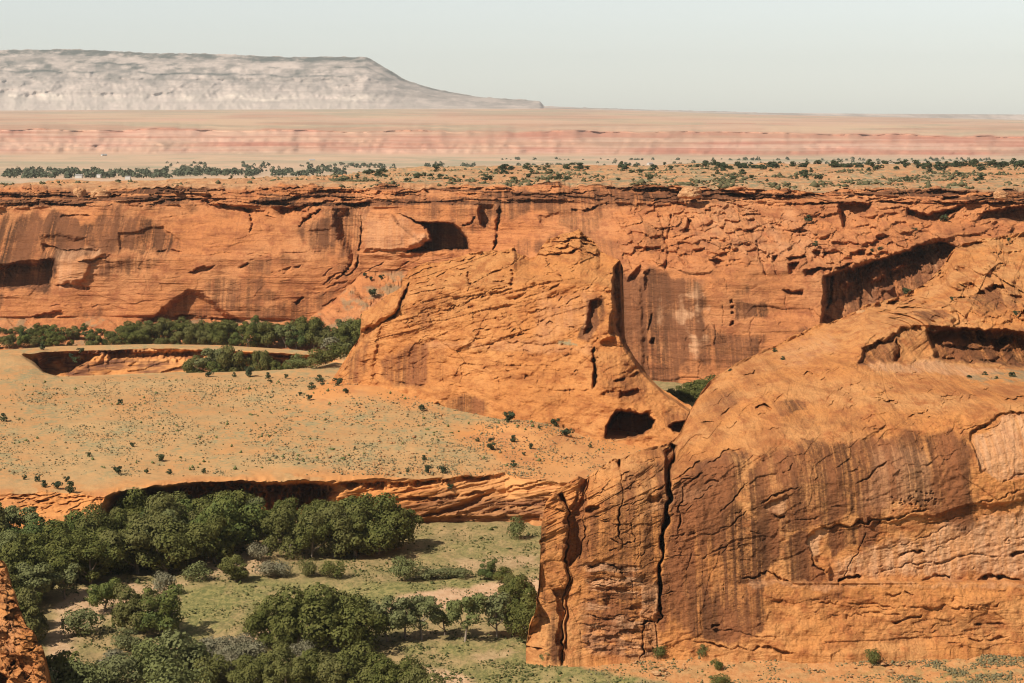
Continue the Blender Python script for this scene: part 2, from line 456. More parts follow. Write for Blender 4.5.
# ------------------------------------------------------------------ distant mesa and plain
mesa_top = [(-260, 55), (-60, 52), (0, 50), (75, 49), (150, 53), (205, 53.5), (240, 55), (290, 57), (330, 56.5), (366, 57), (372, 60), (388, 69), (405, 80),
            (425, 86), (440, 90), (480, 97), (520, 99.6), (540, 101), (544, 106), (580, 107.6), (660, 110), (760, 112.6), (880, 116), (1024, 119), (1200, 122)]
us = np.arange(-260, 1201, 1.2)
def mesa_build():
    top = [(u, v, 21500) for u, v in mesa_top]
    def off(dv, frac, Y):   # a line part way down the mesa
        return [(u, v + (113 - v) * frac + dv * min(1, (113 - v) / 40), Y) for u, v in mesa_top]
    back = [(u, v + 0.6, 23500) for u, v in mesa_top]
    cs = [back, top, off(0, .1, 21300), off(0, .45, 20600), off(0, .75, 19900), [(u, max(113.5, v + 2), 19000) for u, v in mesa_top], [(u, max(119, v + 6), 17500) for u, v in mesa_top]]
    lf = Loft(us, cs, [2, 8, 26, 22, 16, 4])
    U, V, Y = lf.U, lf.V, lf.Y
    hgt = np.clip((113 - np.interp(U, [m[0] for m in mesa_top], [m[1] for m in mesa_top])) / 55, 0, 1)
    fr = (V - np.interp(U, [m[0] for m in mesa_top], [m[1] for m in mesa_top])) / np.maximum(2, 113 - np.interp(U, [m[0] for m in mesa_top], [m[1] for m in mesa_top]))
    D = hgt * (130 * np.abs(fbm(U / 26 + fr, V / 14, 5, 3)) * sst(0.05, .5, fr) + 16 * fbm(U / 7, V / 4, 4, 9) * sst(.04, .2, fr) + 40 * np.abs(fbm(U / 8 - fr * 2, V / 12, 4, 19)) * sst(.1, .5, fr))
    for k, q in ((.12, 60), (.2, 50), (.33, 60), (.48, 40)):
        D += -hgt * 1.6 * q * sst(k - .02, k + .02, fr + .02 * fbm(U / 25, U * 0, 3, int(k * 100)))
    gul = np.abs(fbm(U / 9 + fr * 1.5, fr * 1.2, 4, 21))
    M = np.zeros(U.shape + (4,))
    M[..., 0] = np.clip(hgt * (sst(.0, .02, fr) * (1 - sst(.03, .09, fr)) * .9 + .55 * np.exp(-((fr - .28) / .13) ** 2) * sst(-.2, .5, fbm(U / 30, V / 9, 5, 30)) + .4 * sst(.0, .6, fbm(U / 10, V / 6, 5, 31)) * (1 - sst(.35, .7, fr)) + 1.5 * np.exp(-((fr - .05) / .045) ** 2) * np.clip(.75 + .6 * fbm(U / 16, V / 5, 3, 38), 0, 1) + .8 * sst(-.3, .3, fbm(U / 40, U * 0, 3, 36)) * np.exp(-((fr - .34 - .02 * fbm(U / 22, U * 0, 3, 35)) / .014) ** 2) + .9 * sst(-.4, .2, fbm(U / 50, U * 0, 3, 37)) * np.exp(-((fr - .19 - .02 * fbm(U / 20, U * 0, 3, 33)) / .012) ** 2)), 0, 1)
    M[..., 1] = np.exp(-((fr - .74 - .05 * fbm(U / 30, U * 0, 3, 5)) / .07) ** 2) * sst(-.1, .3, fbm(U / 18, V / 6, 3, 41)) * hgt
    M[..., 1] = np.maximum(M[..., 1], .38 * hgt * sst(.5, .8, fr))
    jag = np.where(np.arange(V.shape[0])[:, None] <= 2, 0.5 * fbm(U / 5, U * 0, 3, 8), 0)
    G = P(U, V + jag, Y + D)
    grid_mesh("mesa", G, m_mesa, M, label="long pale grey flat-topped mesa on the horizon ending in a sloping nose")
mesa_build()

def plain_build():
    us = np.r_[np.arange(-420, 1500, 2.5)]
    hz = [(-420, 107, 26000), (0, 108, 26000), (400, 106, 26000), (545, 106.5, 25000), (620, 109, 24000), (760, 113.5, 22000), (900, 117, 20000), (1024, 120, 19000), (1500, 128, 17000)]
    cs = [[(u, v + 2, Y + 4000) for u, v, Y in hz], hz,
          [(-420, 120, 9500), (200, 119.5, 9500), (560, 121, 9500), (1024, 127, 9300), (1500, 133, 9200)],
          [(-420, 131, 7700), (200, 130.5, 7700), (560, 131.5, 7700), (1024, 136, 7500), (1500, 139, 7500)],
          [(-420, 154, 7100), (200, 154, 7100), (560, 155, 7000), (1024, 157, 6900), (1500, 158, 6900)],
          [(-420, 168, 4200), (500, 168, 4200), (1500, 168, 4200)],
          [(-420, 185, 2450), (500, 185, 2450), (1500, 185, 2450)],
          [(-420, 222, 1400), (500, 222, 1400), (1500, 222, 1400)]]
    cs[3] = rough(cs[3], 1.3, 4, 5, 26)
    lf = Loft(us, cs, [1, 22, 22, 44, 14, 10, 4])
    U, V, Y = lf.U, lf.V, lf.Y
    tb = interp_curve(cs[3], lf.us)[0]; bb = interp_curve(cs[4], lf.us)[0]
    t = (V - tb) / (bb - tb)
    inb = sst(-.12, .03, t) * (1 - sst(.85, 1.1, t))
    D = inb * (120 * np.abs(fbm(U / 38, t * .8, 4, 4)) + 60 * np.abs(fbm(U / 11 + t + .8 * fbm(U / 50, U * 0, 2, 66), t * .6, 4, 6)) * sst(.05, .6, t)) 
    for k, a in ((.25, 60), (.5, 60), (.72, 50)):
        D += a * (1 - sst(k - .03, k + .03, t + .03 * fbm(U / 30, U * 0, 3, int(k * 100)))) * sst(-.2, .05, t)
    M = np.zeros(U.shape + (4,))
    M[..., 0] = np.clip(inb * (.8 + .3 * fbm(U / 60, V / 6, 4, 12)) + .75 * np.exp(-((V - np.interp(U, [0, 560, 1024], [119, 121.5, 127])) / 1.2) ** 2) * sst(-.1, .3, fbm(U / 60, U * 0, 3, 2)), 0, 1)
    M[..., 0] = np.maximum(M[..., 0], .42 * (1 - sst(128, 134, V)) * sst(-.4, .3, fbm(U / 90, V / 3.0, 4, 14)))
    M[..., 1] = sst(-.2, .3, fbm(U / 50, V / 2.5, 4, 15)) * (sst(154, 160, V) * .8 + .5 * (1 - sst(108, 118, V)))
    grid_mesh("plain", P(U, V, Y + D), m_plain, M, label="wide pale desert plain crossed by a band of low pink badland cliffs")
plain_build()

# ------------------------------------------------------------------ canyon floor
floor_curves = [[(-420, 322, 0.0), (1400, 322, 0.0)], [(-420, 420, 0.0), (1400, 420, 0.0)], [(-420, 525, 0.0), (1400, 525, 0.0)],
                [(-420, 640, 0.0), (540, 640, 0.0), (640, 640, 1.5), (1400, 640, 3.0)], [(-420, 690, 0.0), (540, 690, -1.0), (640, 690, -0.6), (1400, 690, 0.5)], [(-420, 900, -2.0), (1400, 900, -2.0)]]
floor_loft = Loft(np.arange(-420, 1401, 1.5), floor_curves, [20, 30, 110, 90, 40])
def floor_z(X, Y):
    return 0.5 * fbm(X / 22, Y / 22, 3, 3) + 0.14 * fbm(X / 4, Y / 4, 3, 9)
def floor_build():
    U, V, Y = floor_loft.U, floor_loft.V, floor_loft.Y
    G = P(U, V, Y); G[..., 2] += floor_z(G[..., 0], G[..., 1])
    r = Relief(U, V, Y, 1.2, 5)
    Uw = U + 6 * fbm(U / 20, V / 8, 3, 61); Vw = V + 3.0 * fbm(U / 16, V / 9, 3, 62)
    M = np.zeros(U.shape + (4,))
    def paint(ch, pts, a, soft):
        sd = poly_sd(Uw, Vw, pts); k = a * sst(-soft, soft, sd)
        M[..., ch] = np.maximum(M[..., ch], k)
    M[..., 0] = 0.45 * sst(-.3, .4, fbm(U / 30, V / 10, 4, 70))
    paint(0, [(170, 590), (260, 578), (400, 582), (520, 574), (530, 588), (440, 598), (380, 604), (250, 625), (180, 640), (160, 610)], 1.0, 6)
    paint(0, [(400, 648), (540, 640), (560, 665), (640, 676), (620, 720), (380, 720), (440, 672)], 1.0, 5)
    paint(0, [(420, 545), (540, 530), (560, 555), (470, 570), (420, 562)], 0.7, 6)
    paint(0, [(0, 335), (330, 335), (330, 352), (0, 352)], .7, 5)
    paint(1, [(395, 603), (440, 592), (480, 586), (545, 580), (545, 592), (500, 597), (455, 604), (425, 609)], 1.0, 3)
    paint(1, [(380, 612), (398, 600), (440, 590), (500, 583), (550, 578), (550, 594), (500, 600), (455, 607), (420, 613), (395, 618)], 1.0, 3)
    paint(1, [(150, 640), (220, 640), (262, 630), (300, 622), (300, 628), (255, 640), (215, 650), (150, 652)], .8, 3)
    paint(1, [(425, 668), (455, 672), (480, 690), (430, 690)], .9, 3)
    paint(1, [(60, 596), (110, 584), (180, 583), (175, 600), (120, 610), (70, 640), (90, 690), (40, 700)], .8, 6)
    paint(1, [(225, 640), (255, 632), (262, 642), (240, 652), (215, 650)], .9, 3)
    paint(1, [(455, 560), (540, 556), (540, 566), (470, 570)], .5, 4)
    paint(1, [(190, 555), (260, 545), (280, 575), (180, 578)], .6, 5)
    paint(1, [(470, 655), (510, 648), (520, 652), (480, 664)], .5, 3)
    paint(2, [(562, 655), (600, 650), (760, 652), (900, 645), (1100, 630), (1100, 690), (720, 690), (660, 681), (600, 669), (565, 664)], 1.0, 4)
    M[..., 2] *= 1 - .35 * sst(.1, .5, fbm(U / 12, V / 5, 4, 88)) * sst(655, 665, V)
    paint(0, [(860, 668), (940, 652), (1100, 645), (1100, 700), (860, 700)], .9, 8); M[..., 2] *= 1 - .65 * sst(.0, .35, fbm(U / 9, V / 4, 4, 89)) * sst(850, 950, U) * sst(648, 656, V)
    grid_mesh("ground", G, m_floor, M, label="canyon floor of dry meadow, pale sand tracks and orange soil")
floor_build()

def on_floor(u, v):
    Y = floor_loft.at(u, v)
    p = P(np.float64(u), np.float64(v), Y)
    return Vector((p[0], p[1], p[2] + float(floor_z(p[0], p[1]))))

# ------------------------------------------------------------------ sandy bench with its two cut banks
crest = [(-200, 505), (-60, 500), (0, 496), (60, 492), (105, 497), (120, 492), (160, 487), (200, 483), (240, 480), (300, 481), (330, 481), (400, 479), (450, 477), (480, 474.5), (505, 472), (525, 477), (560, 482), (640, 478), (720, 470)]
bench_curves = [
    [(-200, 361, 0.0), (0, 361, 0.0), (340, 362, 0.0), (620, 401, 2.0), (720, 434, 0.0)],
    [(-200, 352, 11.0), (0, 350, 11.5), (60, 346, 12), (150, 344, 12), (220, 345, 12), (300, 350, 12), (340, 356, 12), (365, 362, 12), (420, 370, 12), (620, 399, 11), (720, 430, 9)],
    [(-200, 356, 11.5), (0, 354.5, 11.8), (32, 354, 12), (40, 352, 12), (60, 350.5, 12), (150, 348, 12), (220, 350, 12), (300, 354, 12), (335, 359, 12), (420, 374, 12), (620, 403, 11), (720, 431, 9)],
    [(-200, 356.6, 11.5), (0, 355.1, 11.8), (22, 355.5, 11.5), (34, 362, 7), (44, 372, 3.0), (60, 376, 2.2), (100, 375, 2.2), (190, 372, 3), (240, 371, 3), (300, 368, 5), (335, 362, 11), (420, 375, 12), (620, 404, 11), (720, 431.5, 9)],
    [(-200, 357.2, 11.6), (0, 355.7, 12), (20, 357, 12), (32, 364, 11.8), (44, 374, 11.2), (60, 378.5, 11), (100, 377.5, 11), (190, 374.5, 11), (240, 373.5, 11), (300, 370.5, 11.5), (335, 364, 12), (420, 377, 12), (620, 406, 11), (720, 432, 9)],
    [(-200, 430, 12.5), (300, 430, 13), (450, 430, 12.5), (540, 431, 11.2), (600, 433, 9.6), (660, 436, 9.0), (720, 440, 9.0)],
    [(u, v - 5, float(12 - 2.2 * sst(510, 640, u))) for u, v in crest],
    rough([(u, v, float(12 - 2.2 * sst(510, 640, u))) for u, v in crest], 1.0, 2, 5, 7),
    [(-200, 520, 8.6), (0, 516, 8.4), (60, 516, 8.4), (100, 516, 8.0), (122, 514, 2), (150, 515, 1), (300, 524.5, 0), (400, 523.5, 0), (540, 522.5, 0), (720, 522, 0)],
    [(-200, 556, -1.0), (100, 556, -1.0), (125, 545, -3), (720, 545, -3.0)]]
bench_loft = Loft(np.arange(-200, 721, 0.75), bench_curves, [3, 10, 44, 3, 60, 62, 10, 80, 3])
bench_rows = np.cumsum([3, 10, 44, 3, 60, 62, 10, 80, 3])
def bench_z(X, Y):
    return 0.45 * fbm(X / 30, Y / 30, 3, 33) + 0.12 * fbm(X / 3.5, Y / 3.5, 3, 39)
def bench_mound(u, v):
    m = 0
    for (a, b, ra, rb, h) in ((375, 398, 70, 16, 3.5), (540, 436, 34, 13, 2.2), (510, 430, 25, 8, 1.6)):
        m = m + h * np.exp(-((u - a) / ra) ** 2 - ((v - b) / rb) ** 2)
    return m
def bench_build():
    U, V, Y = bench_loft.U, bench_loft.V, bench_loft.Y
    nr = U.shape[0]; rows = np.arange(nr)[:, None] + 0 * U
    face = ((rows > bench_rows[6]) & (rows < bench_rows[8])).astype(float)
    scar = ((rows > bench_rows[1]) & (rows < bench_rows[2])).astype(float) * sst(30, 40, U) * (1 - sst(330, 345, U))
    flat = 1 - np.maximum(face, scar)
    r = Relief(U, V, Y, 0.8, 11)
    X, Z = r.X, r.Z
    # front ledge
    cw = [(u, v + 0.8) for u, v in crest]
    hang = [(104, 499), (118, 494.5), (130, 492), (160, 488.5), (200, 485), (240, 482.5), (300, 483.5), (345, 484)]
    r.ledge(hang, 16.0, 44)
    r.ledge([(330, 483), (365, 483), (400, 481.5), (450, 479), (480, 476.5), (507, 473.5)], 4.0, 7)
    r.ledge([(400, 494), (440, 496), (470, 493), (492, 489)], 1.8, 5)
    r.recess([(420, 512), (455, 504), (480, 493), (495, 492), (480, 505), (450, 515), (425, 518)], 3.0, 5, .3)
    r.recess([(330, 500), (360, 492), (372, 498), (350, 516), (322, 520)], 3.5, 6, .35)
    r.recess([(395, 519), (430, 515), (540, 516), (545, 524), (395, 526)], 2.2, 2, .6)
    r.recess([(300, 488), (325, 487), (340, 492), (318, 503), (290, 512)], 4.0, 5, .3)
    r.ledge([(-60, 497), (-10, 500), (15, 498), (40, 500), (58, 497)], 2.0, 4)
    r.ledge([(18, 497), (30, 494), (44, 496)], 1.5, 4); r.ledge([(60, 498), (80, 496), (102, 495)], 1.2, 3)
    r.scatter_ledges(26, (0, 494, 100, 512), .9, 18, 3, .1, 3)
    r.scatter_ledges(26, (350, 486, 560, 518), .8, 34, 2.6, .16, 4)
    Df = r.D * face
    dipn = (Z - X * .16)
    Df += face * (.9 * fbm(X / 14, dipn / 3.0, 4, 4) + .5 * facets(X / 16, dipn / 1.8, 8) + .25 * facets(X / 4, dipn / .8, 18))
    stain_shade = np.zeros(U.shape)
    sd = poly_sd(r.U, r.V, [(395, 500), (450, 494), (545, 498), (560, 526), (380, 528), (340, 515)])
    stain_shade = np.maximum(stain_shade, face * .75 * sst(-6, 8, sd + 5 * vnoise(X / 6, Z / 3, 3)))
    # meander scar bank
    rs = Relief(U, V, Y, 0.8, 15)
    rs.ledge([(30, 354), (60, 351.5), (100, 350.5), (150, 349.5), (215, 351.5), (300, 355), (345, 360)], 8, 15)
    rs.recess([(105, 352), (230, 350), (300, 354), (300, 358), (200, 357), (110, 361)], 5, 4, .4)
    rs.recess([(38, 353), (80, 351), (104, 353), (84, 366), (70, 376), (40, 376)], 12.0, 6, .5)
    rs.recess([(262, 356), (286, 352), (283, 362), (268, 366)], 3.0, 3, .4)
    for k in range(5):
        u = 100 + 27 * k + (k * 7) % 11
        rs.recess([(u + 12, 351), (u + 26, 352), (u + 4, 364), (u - 12, 368)], 1.6, 5)
    Ds = scar * (rs.D + .8 * facets(X / 9, (Z - X * .1) / 2.4, 14) + .4 * fbm(X / 6, (Z - X * .1) / 2, 4, 14))
    stain_shade = np.maximum(stain_shade, scar * 1.0 * sst(-.6, .2, fbm(X / 10, Z / 3, 3, 19)))
    G = P(U, V, Y + Df + Ds)
    m = bench_mound(U, V) * flat * sst(380, 384, V + 12)
    G[..., 2] += flat * bench_z(X, Y) * sst(0, 3, V - interp_curve(bench_curves[1], bench_loft.us)[0]) + m
    near_edge = np.exp(-(((np.interp(U, *np.array(crest).T) - V)) / 9) ** 2)
    M = np.zeros(U.shape + (4,))
    bare = sst(-.1, .35, fbm(U / 45, V / 14, 4, 44))
    M[..., 0] = flat * np.clip(1.0 - .5 * bare - .75 * np.clip(near_edge, 0, 1), .1, 1)
    for pts in ([(40, 378), (150, 376), (300, 375), (290, 395), (180, 410), (120, 415), (60, 400)],):
        M[..., 0] *= 1 - .35 * sst(-8, 8, poly_sd(U + 8 * fbm(U / 20, V / 8, 3, 2), V, pts))
    rock = np.maximum(face, scar)
    rock = np.maximum(rock, .8 * np.exp(-((U - 372) / 62) ** 2 - ((V - 395) / 13) ** 2))
    for pts in ([(300, 405), (325, 386), (345, 380), (400, 388), (440, 412), (400, 410), (360, 404), (330, 410)], [(440, 432), (480, 425), (560, 434), (640, 442), (690, 438), (640, 470), (560, 478), (500, 460), (470, 446)]):
        rock = np.maximum(rock, flat * .9 * sst(-7, 6, poly_sd(U + 7 * fbm(U / 14, V / 6, 3, 51), V + 3 * fbm(U / 12, V / 5, 3, 52), pts)))
    rock = np.maximum(rock, .75 * np.exp(-((U - 550) / 60) ** 2 - ((V - 440) / 16) ** 2) * sst(-.5, .2, fbm(U / 10, V / 5, 3, 5)))
    rock = np.maximum(rock, .9 * flat * near_edge * sst(-.5, .1, fbm(U / 22, V / 6, 3, 6)))
    rock = np.maximum(rock, flat * sst(505, 530, U) * sst(464, 474, V) * .9)
    M[..., 1] = rock; M[..., 2] = stain_shade
    grid_mesh("terrain", G, m_bench, M, label="sandy sage-dotted bench above the floor with an undercut rock rim")
bench_build()
def on_bench(u, v):
    Y = bench_loft.at(u, v)
    p = P(np.float64(u), np.float64(v), Y)
    return Vector((p[0], p[1], p[2] + float(bench_z(p[0], p[1])) + float(bench_mound(u, v))))

# ------------------------------------------------------------------ far canyon wall with its rim plateau
far_curves = [
    [(-300, 187, 1150), (0, 183.5, 1180), (100, 182, 1200), (180, 181, 1230), (250, 178, 1300), (330, 175, 1400), (400, 168.5, 1550), (500, 166, 1620), (700, 165, 1680), (1024, 163, 1700), (1350, 163, 1700)],
    [(-300, 192, 1010), (0, 190, 1010), (200, 188.5, 1005), (330, 187, 1000), (480, 187, 965), (550, 185, 945), (620, 187, 915), (700, 187, 895), (860, 190, 870), (1024, 190, 850), (1350, 190, 820)],
    [(-300, 206, 985), (0, 207, 985), (200, 204, 985), (330, 208, 975), (400, 205, 962), (480, 205, 945), (550, 204, 930), (640, 203, 895), (720, 202, 882), (850, 203, 860), (1024, 203, 842), (1350, 203, 815)],
    [(-300, 262, 960), (0, 262, 960), (330, 258, 955), (400, 252, 948), (480, 252, 935), (560, 256, 900), (620, 268, 828), (700, 270, 812), (820, 270, 805), (1024, 270, 800), (1350, 270, 790)],
    [(-300, 318, 949), (0, 318, 949), (150, 317, 949), (305, 321, 947), (325, 308, 948), (345, 290, 949), (362, 272, 951), (405, 270, 949), (450, 290, 930), (560, 330, 860), (620, 391, 795), (700, 394, 783), (820, 400, 775), (1024, 400, 775), (1350, 400, 775)],
    [(-300, 349, 0.5), (0, 349, 0.5), (300, 350, 0.5), (345, 351, 0.5), (420, 352, 0.5), (620, 398, -0.5), (1350, 404, -1.0)],
    [(-300, 360, -4.0), (1350, 420, -4.0)]]
far_curves.insert(1, [(u, v - 3.5, 1 / (.75 / Y + .25 / 1500)) for u, v, Y in far_curves[1]])
far_curves[2] = rough(far_curves[2],2.0,1.5,3,12)
#far_curves[1], 2.0, 1.5, 3, 12)
far_us = np.arange(-120, 1121, 0.7)
far_loft = Loft(far_us, far_curves, [40, 8, 44, 100, 150, 30, 2])
far_rows = np.cumsum([40, 8, 44, 100, 150, 30, 2])
def far_build():
    U, V, Y = far_loft.U, far_loft.V, far_loft.Y
    rows = np.arange(U.shape[0])[:, None] + 0 * U
    r = Relief(U, V, Y, 1.1, 21)
    X, Z = r.X, r.Z
    top = sst(far_rows[1] - 2, far_rows[1] + 1, rows)          # 0 on the plateau
    ledz = top * (1 - sst(far_rows[2] - 4, far_rows[2] + 6, rows))
    wall = sst(far_rows[2] - 4, far_rows[2] + 6, rows) * (1 - sst(far_rows[4] - 6, far_rows[4] + 6, rows))
    tal = sst(far_rows[4] - 4, far_rows[4] + 4, rows)
    rightm = sst(600, 640, U)
    lg = r.ledge
    # ledge zone under the rim
    for pts, d, h in [
        ([(-80, 207), (0, 205.5), (20, 204.5), (40, 203.5), (75, 201)], 6, 4), ([(36, 200), (60, 200), (75, 201)], 3, 3),
        ([(82, 196), (92, 199), (110, 197), (122, 194)], 5, 5), ([(120, 187), (160, 188.5), (200, 188)], 3, 2.2),
        ([(135, 206), (150, 202), (170, 200), (200, 198.5), (216, 202)], 7, 5), ([(192, 199), (215, 203), (250, 208.5), (276, 214)], 7, 5),
        ([(190, 188), (215, 189.5), (250, 189), (285, 188), (320, 186)], 4, 2.5), ([(240, 200), (270, 202), (300, 206), (340, 199), (385, 197)], 5, 4),
        ([(290, 197), (320, 191), (350, 190.5), (384, 192)], 6, 6), ([(270, 209), (310, 206), (345, 203), (382, 202)], 9, 11),
        ([(262, 214), (285, 219), (305, 224)], 4, 4), ([(405, 191), (425, 190), (432, 192)], 4, 3), ([(350, 191), (372, 190), (384, 192)], 5, 5),
        ([(480, 189), (500, 188), (520, 190)], 3, 3), ([(555, 193), (580, 192), (596, 190)], 4, 3), ([(594, 183), (612, 186), (630, 186)], 3, 2),
        ([(570, 208), (585, 209), (600, 204), (615, 202)], 9, 5), ([(600, 187), (640, 188), (680, 190), (700, 188)], 5, 3), ([(634, 190), (655, 188), (690, 192)], 7, 5),
        ([(665, 194), (678, 195), (692, 197)], 7, 8), ([(700, 192), (720, 190), (740, 192)], 3, 3), ([(720, 194), (740, 193), (758, 195)], 9, 8), ([(756, 190), (765, 189), (775, 191)], 6, 6),
        ([(700, 188), (740, 186), (790, 188), (830, 189), (850, 188)], 4, 2.5), ([(775, 196), (800, 194), (830, 195)], 4, 3), ([(820, 188), (850, 187.5), (880, 190)], 3, 2.5),
        ([(780, 202.5), (830, 203), (870, 202), (925, 201.5)], 7, 5), ([(915, 191), (940, 190), (975, 192), (990, 189)], 4, 3), ([(930, 197), (970, 196), (1000, 195)], 4, 3), ([(985, 190), (1010, 187), (1050, 188)], 7, 8),
        ([(925, 202), (960, 201), (990, 202), (1040, 201)], 4, 3)]:
        lg(pts, d, h)
    r.scatter_ledges(170, (-100, 186, 1100, 203), 1.8, 26, 2.2, 0.0, 5)
    ledD = r.D.copy(); r.D[:] = 0
    # main wall, left
    r.recess([(-60, 262), (0, 268), (12, 262), (35, 264), (48, 258), (55, 259), (54, 288), (0, 291), (-60, 291)], 13, 4, .55)
    lg([(-20, 270), (20, 262), (54, 259)], 4, 20)
    r.recess([(48, 250), (60, 248), (105, 250), (112, 254), (92, 262), (86, 282), (60, 288), (55, 272)], -3.0, 5)
    lg([(56, 285), (70, 284), (92, 287)], 5, 5); lg([(76, 262), (95, 259), (112, 254)], 3, 4)
    r.recess([(30, 318), (45, 312), (62, 311), (66, 315), (55, 319)], 4, 2, .4)
    lg([(40, 242), (60, 250), (100, 250)], 3, 8); lg([(58, 215), (75, 214), (90, 216)], 4, 4)
    r.recess([(38, 235), (60, 232), (85, 238), (98, 250), (60, 252), (45, 250)], 3.0, 5, .5)
    r.recess([(118, 232), (135, 232), (150, 226), (162, 225), (180, 240), (184, 250), (150, 254), (120, 250)], 2.0, 2.5, .4)
    lg([(156, 251), (170, 249), (183, 251)], 4, 4)
    r.recess([(188, 272), (200, 266), (216, 264), (212, 269), (195, 274)], 5, 2); r.recess([(237, 267), (247, 263), (249, 265), (240, 269)], 4, 1.5)
    lg([(270, 272), (290, 268), (302, 264)], 2, 4); r.recess([(293, 304), (303, 298), (306, 299), (297, 306)], 4, 1.5)
    r.recess([(128, 322), (150, 318), (168, 302), (188, 289), (205, 292), (222, 306), (240, 318), (256, 321), (256, 326), (128, 326)], 6, 7, .45)
    lg([(140, 319), (165, 314), (200, 316), (235, 318), (250, 320)], 5, 9)
    lg([(190, 253), (250, 253.5), (330, 252), (358, 251)], .7, 2.5)
    r.crack([(251, 214), (253, 225), (251, 233)], 1.2, 4); r.crack([(300, 226), (312, 216), (320, 210)], 2, 6)
    r.recess([(300, 218), (310, 225), (322, 212), (335, 208), (345, 212), (330, 230), (308, 232)], -1.5, 3)
    r.recess([(330, 206), (345, 204), (362, 206), (361, 256), (352, 268), (345, 252), (335, 240)], 9, 10, .8)
    r.crack([(360, 212), (360.5, 235), (359, 262), (354, 272)], 1.3, 6)
    r.crack([(342, 275), (350, 264)], 2.0, 5)
    r.recess([(362, 216), (368, 212), (392, 214), (407, 228), (432, 247), (420, 252), (362, 252)], -4, 4)
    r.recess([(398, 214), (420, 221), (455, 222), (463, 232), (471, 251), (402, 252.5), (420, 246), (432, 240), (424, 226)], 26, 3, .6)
    r.recess([(425, 232), (432, 240), (420, 246), (405, 251), (405, 240)], -4, 6)
    lg([(362, 252), (400, 252.5), (470, 252)], -1.2, 6)
    r.recess([(478, 199), (488, 200), (494, 189), (497, 190), (495, 215), (487, 230), (480, 224)], 11, 3, .4)
    r.crack([(503, 196), (499, 215), (495, 240), (492, 250)], 2.0, 6); r.crack([(463, 226), (472, 222), (476, 216)], 1.5, 4)
    r.recess([(536, 215), (560, 212), (580, 210), (612, 205), (615, 218), (580, 222), (540, 224)], 2.5, 4, .3)
    # main wall, right: broken slickrock above, stained face below
    for c in ([(671, 215), (670, 232), (667, 250), (663, 270)], [(655, 205), (662, 225), (668, 245)], [(757, 240), (762, 260), (768, 276)]):
        r.crack(c, 1.3, 4)
    for p, d in (([(686, 218), (691, 220), (695, 235), (683, 234)], 7), ([(722, 246), (735, 256), (728, 262), (712, 266), (706, 258)], 0), ([(708, 259), (716, 256), (724, 261), (716, 266)], 7),
                 ([(747, 218), (755, 218), (756, 224), (748, 226)], 5), ([(748, 228), (754, 228), (753, 232), (745, 231)], 5), ([(804, 216), (813, 218), (812, 222), (803, 222)], 5),
                 ([(787, 258), (803, 254), (806, 258), (790, 262)], 7), ([(788, 264), (800, 262), (796, 272), (790, 274)], 8), ([(812, 252), (820, 250), (822, 257), (814, 259)], 7), ([(824, 252), (829, 252), (828, 257), (823, 257)], 6),
                 ([(773, 256), (778, 256), (778, 263), (774, 264)], 6), ([(640, 265), (643, 272), (634, 282), (626, 282), (634, 270)], 5), ([(644, 272), (650, 270), (647, 288), (643, 290)], 3),
                 ([(648, 320), (652, 312), (651, 325), (648, 335)], 5), ([(651, 338), (655, 338), (654, 345), (650, 344)], 4), ([(781, 290), (803, 290), (802, 295), (786, 295)], 5), ([(860, 248), (868, 248), (866, 256), (858, 255)], 5),
                 ([(636, 252), (650, 247), (655, 250), (640, 254)], 3), ([(643, 195), (660, 195), (672, 205), (690, 207), (684, 200), (668, 194)], 6), ([(876, 238), (888, 235), (890, 237), (878, 242)], 4)):
        if d: r.recess(p, d, 1.8)
    for v in (300, 306, 311, 322): r.recess([(730, v), (733, v - 1), (733, v + 2), (730, v + 3)], 4, 1)
    lg([(802, 270.5), (820, 268.5), (835, 268), (856, 261)], 8, 6)
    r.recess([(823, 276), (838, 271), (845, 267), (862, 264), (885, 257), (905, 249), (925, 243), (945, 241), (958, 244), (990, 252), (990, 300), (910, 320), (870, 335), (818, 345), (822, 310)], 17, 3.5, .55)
    for q in ([(838, 268), (852, 264), (858, 270), (844, 274)], [(872, 259), (890, 255), (894, 262), (878, 266)], [(905, 247), (925, 243), (930, 250), (910, 256)], [(886, 268), (906, 262), (908, 268), (890, 273)]): r.recess(q, -9, 4)
    rc = sst(0, 6, poly_sd(r.U, r.V, [(823, 276), (845, 267), (885, 257), (945, 241), (990, 252), (990, 300), (870, 335), (818, 345)]))
    r.D += rc * (2.2 * facets(X / 8, Z / 14, 181) + 1.2 * facets(X / 3, Z / 5, 182))
    lg([(835, 271), (858, 264), (880, 258), (905, 250), (940, 240), (965, 240)], 9, 34)
    for q in ([(838, 280), (850, 276), (856, 284), (845, 290)], [(866, 272), (884, 266), (888, 276), (872, 284)], [(880, 290), (896, 284), (894, 296)]): r.recess(q, -7, 5)
    r.recess([(838, 203), (875, 203), (868, 214), (852, 218), (846, 230), (842, 226)], 14, 3, .3)
    r.recess([(905, 208), (925, 214), (958, 205), (968, 205), (952, 218), (940, 222), (915, 222), (905, 216)], 9, 4, .4)
    r.recess([(975, 222), (985, 212), (1010, 206), (1060, 204), (1060, 222)], 14, 5, .5)
    lg([(905, 210), (940, 216), (955, 208)], 5, 8)
    r.crack([(832, 276), (830, 290), (827, 310)], 1.6, 8)
    r.recess([(615, 270), (640, 285), (645, 330), (648, 395), (600, 395)], -2, 5, .3)
    r.scatter_ledges(110, (600, 206, 830, 270), 1.3, 16, 2.6, .18, 8)
    r.scatter_cracks(24, (600, 206, 820, 262), .7, 1.6, 14, 9, .5)
    r.scatter_cracks(16, (610, 275, 820, 370), .6, 1.0, 22, 19, .05)
